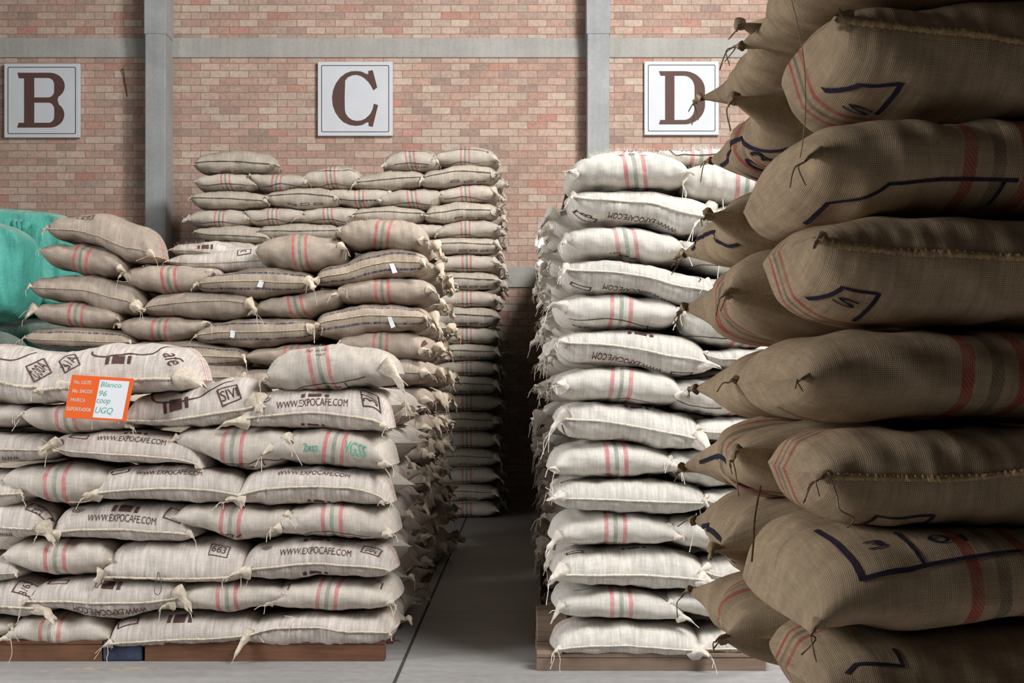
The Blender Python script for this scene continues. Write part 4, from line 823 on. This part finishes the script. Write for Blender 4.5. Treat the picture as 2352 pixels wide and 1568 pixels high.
# near dark pile, left flank
GB = [zpx(y, 2.5) for y in (1700, 1478, 1226, 982, 738, 471, 226, -28, -250)]
for i in range(8):
    zb, zt = GB[i], GB[i+1]; mfr = i in (0, 2, 4, 6)
    y = 2.5+(.60 if mfr else .88); j = 1
    if i == 7: y = 2.5
    while y < 3.55:
        q = (i+j) % 2; ln = (.60 if q else .74)
        ln = .62 if mfr else .60
        xs = [.54, .56, .53, .56, .55, .53, .56, .57][i]+.0
        mk = None
        if j == 1 and i in (1, 2, 5, 6):
            ym = -(y+ln*.5); zc = zb+(zt-zb)*.34
            mk = [('l', [(ym-.26, zc+.01), (ym-.1, zc+.03), (ym+.05, zc+.02), (ym+.24, zc-.03)], 4.5), ('t', '1 0 3', ym, zc-.035, 110, 22, 0)]
        side('G', xs+(.0 if j > 1 else -.035), -1, i+1, j, y, y+ln, zb, zt, 'S' if mfr else 'M', f"coarse brown sack end, {ORD[i+1]} layer up, {ORD[j]} behind the corner sack, near dark pile", (64, 48), (.42, .42), .03, cp=.10, W=.7, skew=R_.uniform(-.05, .05), mk=mk, st=(.31 if mfr else None))
        y += ln*.97; j += 1
# loose strings
def string(name, pts, rad, mat, label, D, extra=0):
    P = np.array([((x-VX)*D/F_PX, D+R_.uniform(-.005, .005), CAM_Z-(y-VY)*D/F_PX) for x, y in pts]); P = smooth_path(P, 30)
    tag(mesh_obj(name, *tube(P, rad, 5), mat, None, P[0]), label, 'string')
string('loose_string', [(1660, 455), (1661, 500), (1655, 580), (1648, 640), (1644, 664), (1654, 680)], .0026, MAT_X['white'], 'long white string hanging down over the bright pale sacks', 7.68)
string('loose_thread', [(1812, -30), (1834, 60), (1848, 150), (1850, 260), (1844, 330), (1838, 362)], .0010, EAR['G'], 'thin pale thread hanging over the near dark pile', 2.42)
string('braided_cord', [(1748, 1115), (1738, 1160), (1732, 1200), (1731, 1240), (1727, 1290)], .0022, plain('dark_cord', (96, 78, 56), .95, .05, .3, 200), 'dark braided cord hanging on the near dark pile', 2.85)

# ================================================================= PALLETS
M_WOOD = None
def wood(name, rgb):
    k = NT(name); x, y, z = k.sep(k.pos())
    a = k.noise(k.comb(k.m_('MULTIPLY', x, 2.5), k.m_('MULTIPLY', y, 2.5), k.m_('MULTIPLY', z, 60.0)), 1.0, 4.0, .6); b = k.noise(k.pos(), 5.0, 4.0)
    f = k.m_('MULTIPLY', k.rng(a, .3, .7, .75, 1.15), k.rng(b, .3, .7, .75, 1.1))
    col = k.mix(1.0, lin(rgb), k.comb(f, f, f), 'MULTIPLY'); k.bump(a, .25, .004); return k.done(col, .8, .2)
M_WOOD = wood('reddish_brown_wood', (116, 82, 62)); M_WOODG = wood('greyish_brown_wood', (142, 122, 106)); M_BLUE = plain('worn_blue_paint', (58, 66, 86), .7, .25, .18, 30)
def pallet(x0, x1, y0, y1, h, mat, label, blocks):
    root = bpy.data.objects.new('wooden_pallet', None); C.objects.link(root); root.location = ((x0+x1)/2, (y0+y1)/2, 0)
    tag(root, label, 'pallet', 'pallets under the sack piles'); c = root.location
    def part(nm, m, *b):
        bm = bmesh.new(); box(bm, b[0]-c[0], b[1]-c[0], b[2]-c[1], b[3]-c[1], b[4], b[5], .003); bm_obj(nm, bm, m, root)
    n = 7; wd = (y1-y0)/n
    for i in range(n):
        part('top_board', mat, x0, x1, y0+i*wd, y0+i*wd+wd*.8, h-.022, h)
    for yy in (y0+.0, (y0+y1)/2-.05, y1-.1):
        part('stringer', mat, x0+(.0), x1-(.0 if not blocks else .0), yy+.004, yy+.1, .0, h-.022)
def fpx(x, D): return (x-VX)*D/F_PX
pallet(fpx(-160, 8.02), fpx(234, 8.02), 8.02, 9.25, .12, M_WOOD, 'brown wooden pallet under the orange card pile, beside the blue block', False)
pallet(fpx(332, 8.02), fpx(883, 8.02), 8.02, 9.25, .12, M_WOOD, 'brown wooden pallet at the alley corner of the orange card pile', False)
bm = bmesh.new(); box(bm, fpx(236, 8.02), fpx(325, 8.02), 8.02, 8.9, 0, .115, .012)
tag(bm_obj('blue_block', bm, M_BLUE), 'worn dark blue block on the floor between two wooden pallets', 'block')
pallet(fpx(1233, 7.74), fpx(1760, 7.74), 7.744, 8.9, .095, M_WOODG, 'greyish wooden pallet under the bright pile below sign D', False)
pallet(fpx(560, 11.4), fpx(985, 11.4), 11.45, 12.9, .02+.0, M_WOOD, 'thin wooden pallet under the tan middle pile', False)
for x0, x1, D, y1_, y0_, lb in ((1233, 1284, 8.12, 1512, 1414, 'tall brown timber block beside the pale bottom sacks at the alley'), (1243, 1285, 10.15, 1392, 1298, 'dark timber block farther back along the alley flank')):
    z1_ = CAM_Z-(y0_-VY)*D/F_PX; zb = .095 if D < 9 else 0.0
    bm = bmesh.new(); box(bm, fpx(x0, D), fpx(x1, D)+.05, D, D+.45, zb, z1_, .006)
    tag(bm_obj('timber_block', bm, M_WOODG if D < 9 else M_WOOD), lb, 'block')

# ================================================================= ORANGE LOT CARD
def lot_card():
    S = 8.0/F_PX; D = 7.90
    ctr = (231, 914); W_ = 141*S; H_ = 98*S; ang = -math.radians(3.6)
    root_loc = ((ctr[0]-VX)*D/F_PX, D-.03, CAM_Z-(ctr[1]-VY)*D/F_PX)
    bm = bmesh.new(); box(bm, -W_/2, W_/2, -.002, .002, -H_/2, H_/2, .001)
    sh = Matrix.Identity(4); sh[0][2] = .11
    bmesh.ops.transform(bm, matrix=sh, verts=bm.verts)
    root = bm_obj('lot_card', bm, plain('orange_plastic', (232, 100, 36), .45, .4), None, root_loc)
    root.rotation_euler = (math.radians(-4), -ang, 0); tag(root, 'orange lot card with white paper and green handwriting on the front pile', 'card')
    def flat(nm, V2, F2, mat, y, par=None):
        V = [(x+.11*z, y, z) for x, z in V2]; return mesh_obj(nm, V, F2, mat, par or root, None, False)
    px_ = lambda x, y: ((x-900)/1170*W_*1.98, -(y-838)/783*H_*1.98)   # card-local layout
    V2, F2 = grid_rect(.198*W_, -.012*H_, .475*W_, .88*H_, .2); paper = flat('paper_sheet', V2, F2, M_PAPER, -.0026)
    M_WT = plain('white_lettering', (246, 236, 226), .6, .2)
    P = []
    for s, cy, wd in (('No. LOTE', .34, .27), ('No. SACOS', .135, .315), ('MARCA', -.075, .235), ('EXPORTADOR', -.285, .385)):
        V2, F2 = text2d(s); x0 = -.44*W_; hh = .080*H_
        for ox, oy in ((0, 0), (.0012, .0), (.0006, .0007)):
            P.append((V2*np.array([wd*W_, hh])+np.array([x0+wd*W_/2+ox+(.0 if s != 'EXPORTADOR' else -.012), cy*H_+oy]), F2))
    V2, F2 = merge(P); flat('printed_lettering', V2, F2, M_WT, -.0028)
    P = []
    for s, cx, cy, wd, hh in (('Blanco', .16, .325, .33, .115), ('96', .05, .115, .13, .13), ('coop', .08, -.09, .22, .14), ('UGQ', .12, -.29, .28, .17)):
        V2, F2 = text2d(s); V2 = V2.copy(); V2 = V2*np.array([wd*W_, hh*H_]); V2[:, 0] += .15*V2[:, 1]
        P.append((V2+np.array([cx*W_, cy*H_]), F2))
    V2, F2 = merge(P); flat('handwriting', V2, F2, INK['green'], -.0032, paper)
lot_card()

# ================================================================= TEAL WRAPPED BALES
def tarp_mat(name, rgb):
    k = NT(name); p = k.pos(); x, y, z = k.sep(p)
    a = k.noise(p, 2.2, 5.0, .6); b = k.noise(k.comb(k.m_('MULTIPLY', x, 9.0), k.m_('MULTIPLY', y, 9.0), k.m_('MULTIPLY', z, 2.2)), 1.0, 4.0, .6); f0 = k.noise(p, 60.0, 3.0, .7)
    f = k.m_('MULTIPLY', k.rng(a, .3, .7, .8, 1.12), k.m_('MULTIPLY', k.rng(b, .3, .7, .85, 1.1), k.rng(f0, .3, .7, .92, 1.08)))
    nz = k.sep(k.n.new('ShaderNodeNewGeometry').outputs['Normal'])[2]
    col = k.mix(1.0, lin(rgb), k.comb(f, f, f), 'MULTIPLY')
    col = k.mix(k.m_('MULTIPLY', k.rng(nz, .35, .95, 0, .6), k.rng(a, .35, .6, .4, 1.0)), col, lin((196, 206, 192)))   # dust that settled on top
    k.bump(k.m_('ADD', b, k.m_('MULTIPLY', a, 1.5)), .5, .05); return k.done(col, .55, .3)
M_TEAL = tarp_mat('teal_tarpaulin', (76, 164, 150)); M_DTEAL = tarp_mat('dark_green_tone', (24, 62, 56))
def bale(name, x0, x1, yc, dep, z0, z1, mat, label, seed, e=.42):
    q = np.random.RandomState(seed); n, m = 64, 48
    W_, H_ = (x1-x0)/2, (z1-z0)/2; th = np.linspace(-math.pi, math.pi, n, endpoint=False); fi = np.linspace(-math.pi/2, math.pi/2, m)
    TH, FI = np.meshgrid(th, fi, indexing='ij')
    pw = lambda v: np.sign(v)*np.abs(v)**e
    X = W_*pw(np.cos(TH))*pw(np.cos(FI)); Y = dep/2*pw(np.sin(TH))*pw(np.cos(FI)); Z = H_*pw(np.sin(FI))
    wr = .02*np.sin(5*TH+q.uniform(0, 6)+2*np.sin(3*FI))+.015*np.sin(11*TH+3*FI+q.uniform(0, 6))+.02*np.sin(4*FI+2*TH)
    X += wr*np.cos(TH)*np.cos(FI); Y += wr*np.sin(TH)*np.cos(FI); Z += .04*np.sin(2.5*X+q.uniform(0, 6))*(FI > 0)
    V = np.stack([X, Y, Z], -1).reshape(-1, 3)+np.array([(x0+x1)/2, yc, (z0+z1)/2])
    Fa = [(i*m+j, ((i+1) % n)*m+j, ((i+1) % n)*m+j+1, i*m+j+1) for i in range(n) for j in range(m-1)]
    o = mesh_obj(name, V, Fa, mat, None, ((x0+x1)/2, yc, z0)); tag(o, label, 'bale', 'tarp wrapped bales'); return o
Dt = 14.2
def tx(x, D=Dt): return (x-VX)*D/F_PX
def tz(y, D=Dt): return CAM_Z-(y-VY)*D/F_PX
b1 = bale('wrapped_bale', tx(-230), tx(153), Dt+.95, 1.9, tz(716)+.01, tz(478), M_TEAL, 'tall teal tarp-wrapped bale behind, under sign B', 3, .24)
b2 = bale('wrapped_bale', tx(-330, 13.4), tx(64, 13.4), 13.4+.1, .9, tz(742, 13.4)+.01, tz(513, 13.4), M_TEAL, 'rounded teal tarp-wrapped bale in front, at the frame edge', 5)
b3 = bale('wrapped_bale', tx(-280), tx(148), Dt+.95, 1.9, 0, tz(716)-.01, M_DTEAL, 'dark green lower block under the tall teal bale', 8)  # the dark below the teal bales is put into these blocks' colour
b4 = bale('wrapped_bale', tx(-330, 13.4), tx(62, 13.4), 13.4+.1, .9, 0, tz(742, 13.4)-.01, M_DTEAL, 'dark green lower block under the rounded teal bale', 9)
# gathered pleat where the wrap is knotted
P = [tube(smooth_path([(tx(60+dx), Dt-.12-.02*i, tz(515)), (tx(62+dx*.6), Dt-.18, tz(535)), (tx(66+dx*.2), Dt-.12, tz(556))], 10), [.05, .06, .055, .05, .045, .04, .035, .03, .025, .02, .02, .02, .02][:len(smooth_path([(0, 0, 0), (0, 0, 1), (0, 0, 2)], 10))], 7) for i, dx in enumerate((-14, 0, 14))]
pl = mesh_obj('tarp_knot', *merge(P), M_TEAL, b1, b1.location)

bale('wrapped_bale', .46, 3.8, 16.3, 5.7, 0, 3.85, M_DTEAL, 'added unseen bale that shades the alley, behind the pile under sign D', 12, .16)  # out of view, added to shade the alley floor and lower wall
# sacks packed in the piles' cores, behind the ones on the face
def core(pile, offs, label):
    V = []; F2 = []; o = 0; nu, nv = 14, 12
    t = .5-.5*np.cos(np.linspace(0, math.pi, nu)); ph = np.linspace(-math.pi, math.pi, nv+1); TT, PP = np.meshgrid(t, ph, indexing='ij')
    for sk in INNER[pile]:
        P = sk.world(sk.local(TT.ravel(), PP.ravel(), False)); 
        for dx, dyy in offs:
          if pile == 'M' and sk.r0+dx < -3.75: dx = .3
          V.append(P+np.array([dx, dyy, 0]))
          F2 += [(o+i*(nv+1)+j, o+(i+1)*(nv+1)+j, o+(i+1)*(nv+1)+j+1, o+i*(nv+1)+j+1) for i in range(nu-1) for j in range(nv)]; o += len(P)
    V = np.concatenate(V); o_ = mesh_obj('packed_sacks', V, F2, EAR[pile], None, V.min(0))
    tag(o_, label, 'sacks', None, 'stuff')
core('F', [(-.42, .80), (-3.6, .1)], 'sacks packed behind the orange card pile, with an added unseen extension')  # second copy, out of view to the left, added to dim the middle pile
core('M', [(-.40, .95), (-.2, 1.9)], 'inner sacks packed behind the face of the tan middle pile')
core('R', [(.62, .80)], 'inner sacks packed behind the face of the pile under sign D')
core('G', [(.25, .72)], 'inner sacks packed behind the face of the near dark pile')
P = smooth_path([(wx(281), WALL_Y-.02, wz(162)), (wx(285), WALL_Y-.05, wz(160)), (wx(286), WALL_Y-.03, wz(172)), (wx(289), WALL_Y-.02, wz(195)), (wx(292), WALL_Y-.004, wz(222))], 20)
tag(mesh_obj('rusty_wire', *tube(P, .008, 6), plain('rust', (112, 82, 66), .9, .1), None, P[0]), 'thin rusty wire hooked on the brick wall between sign B and the pillar', 'wire')
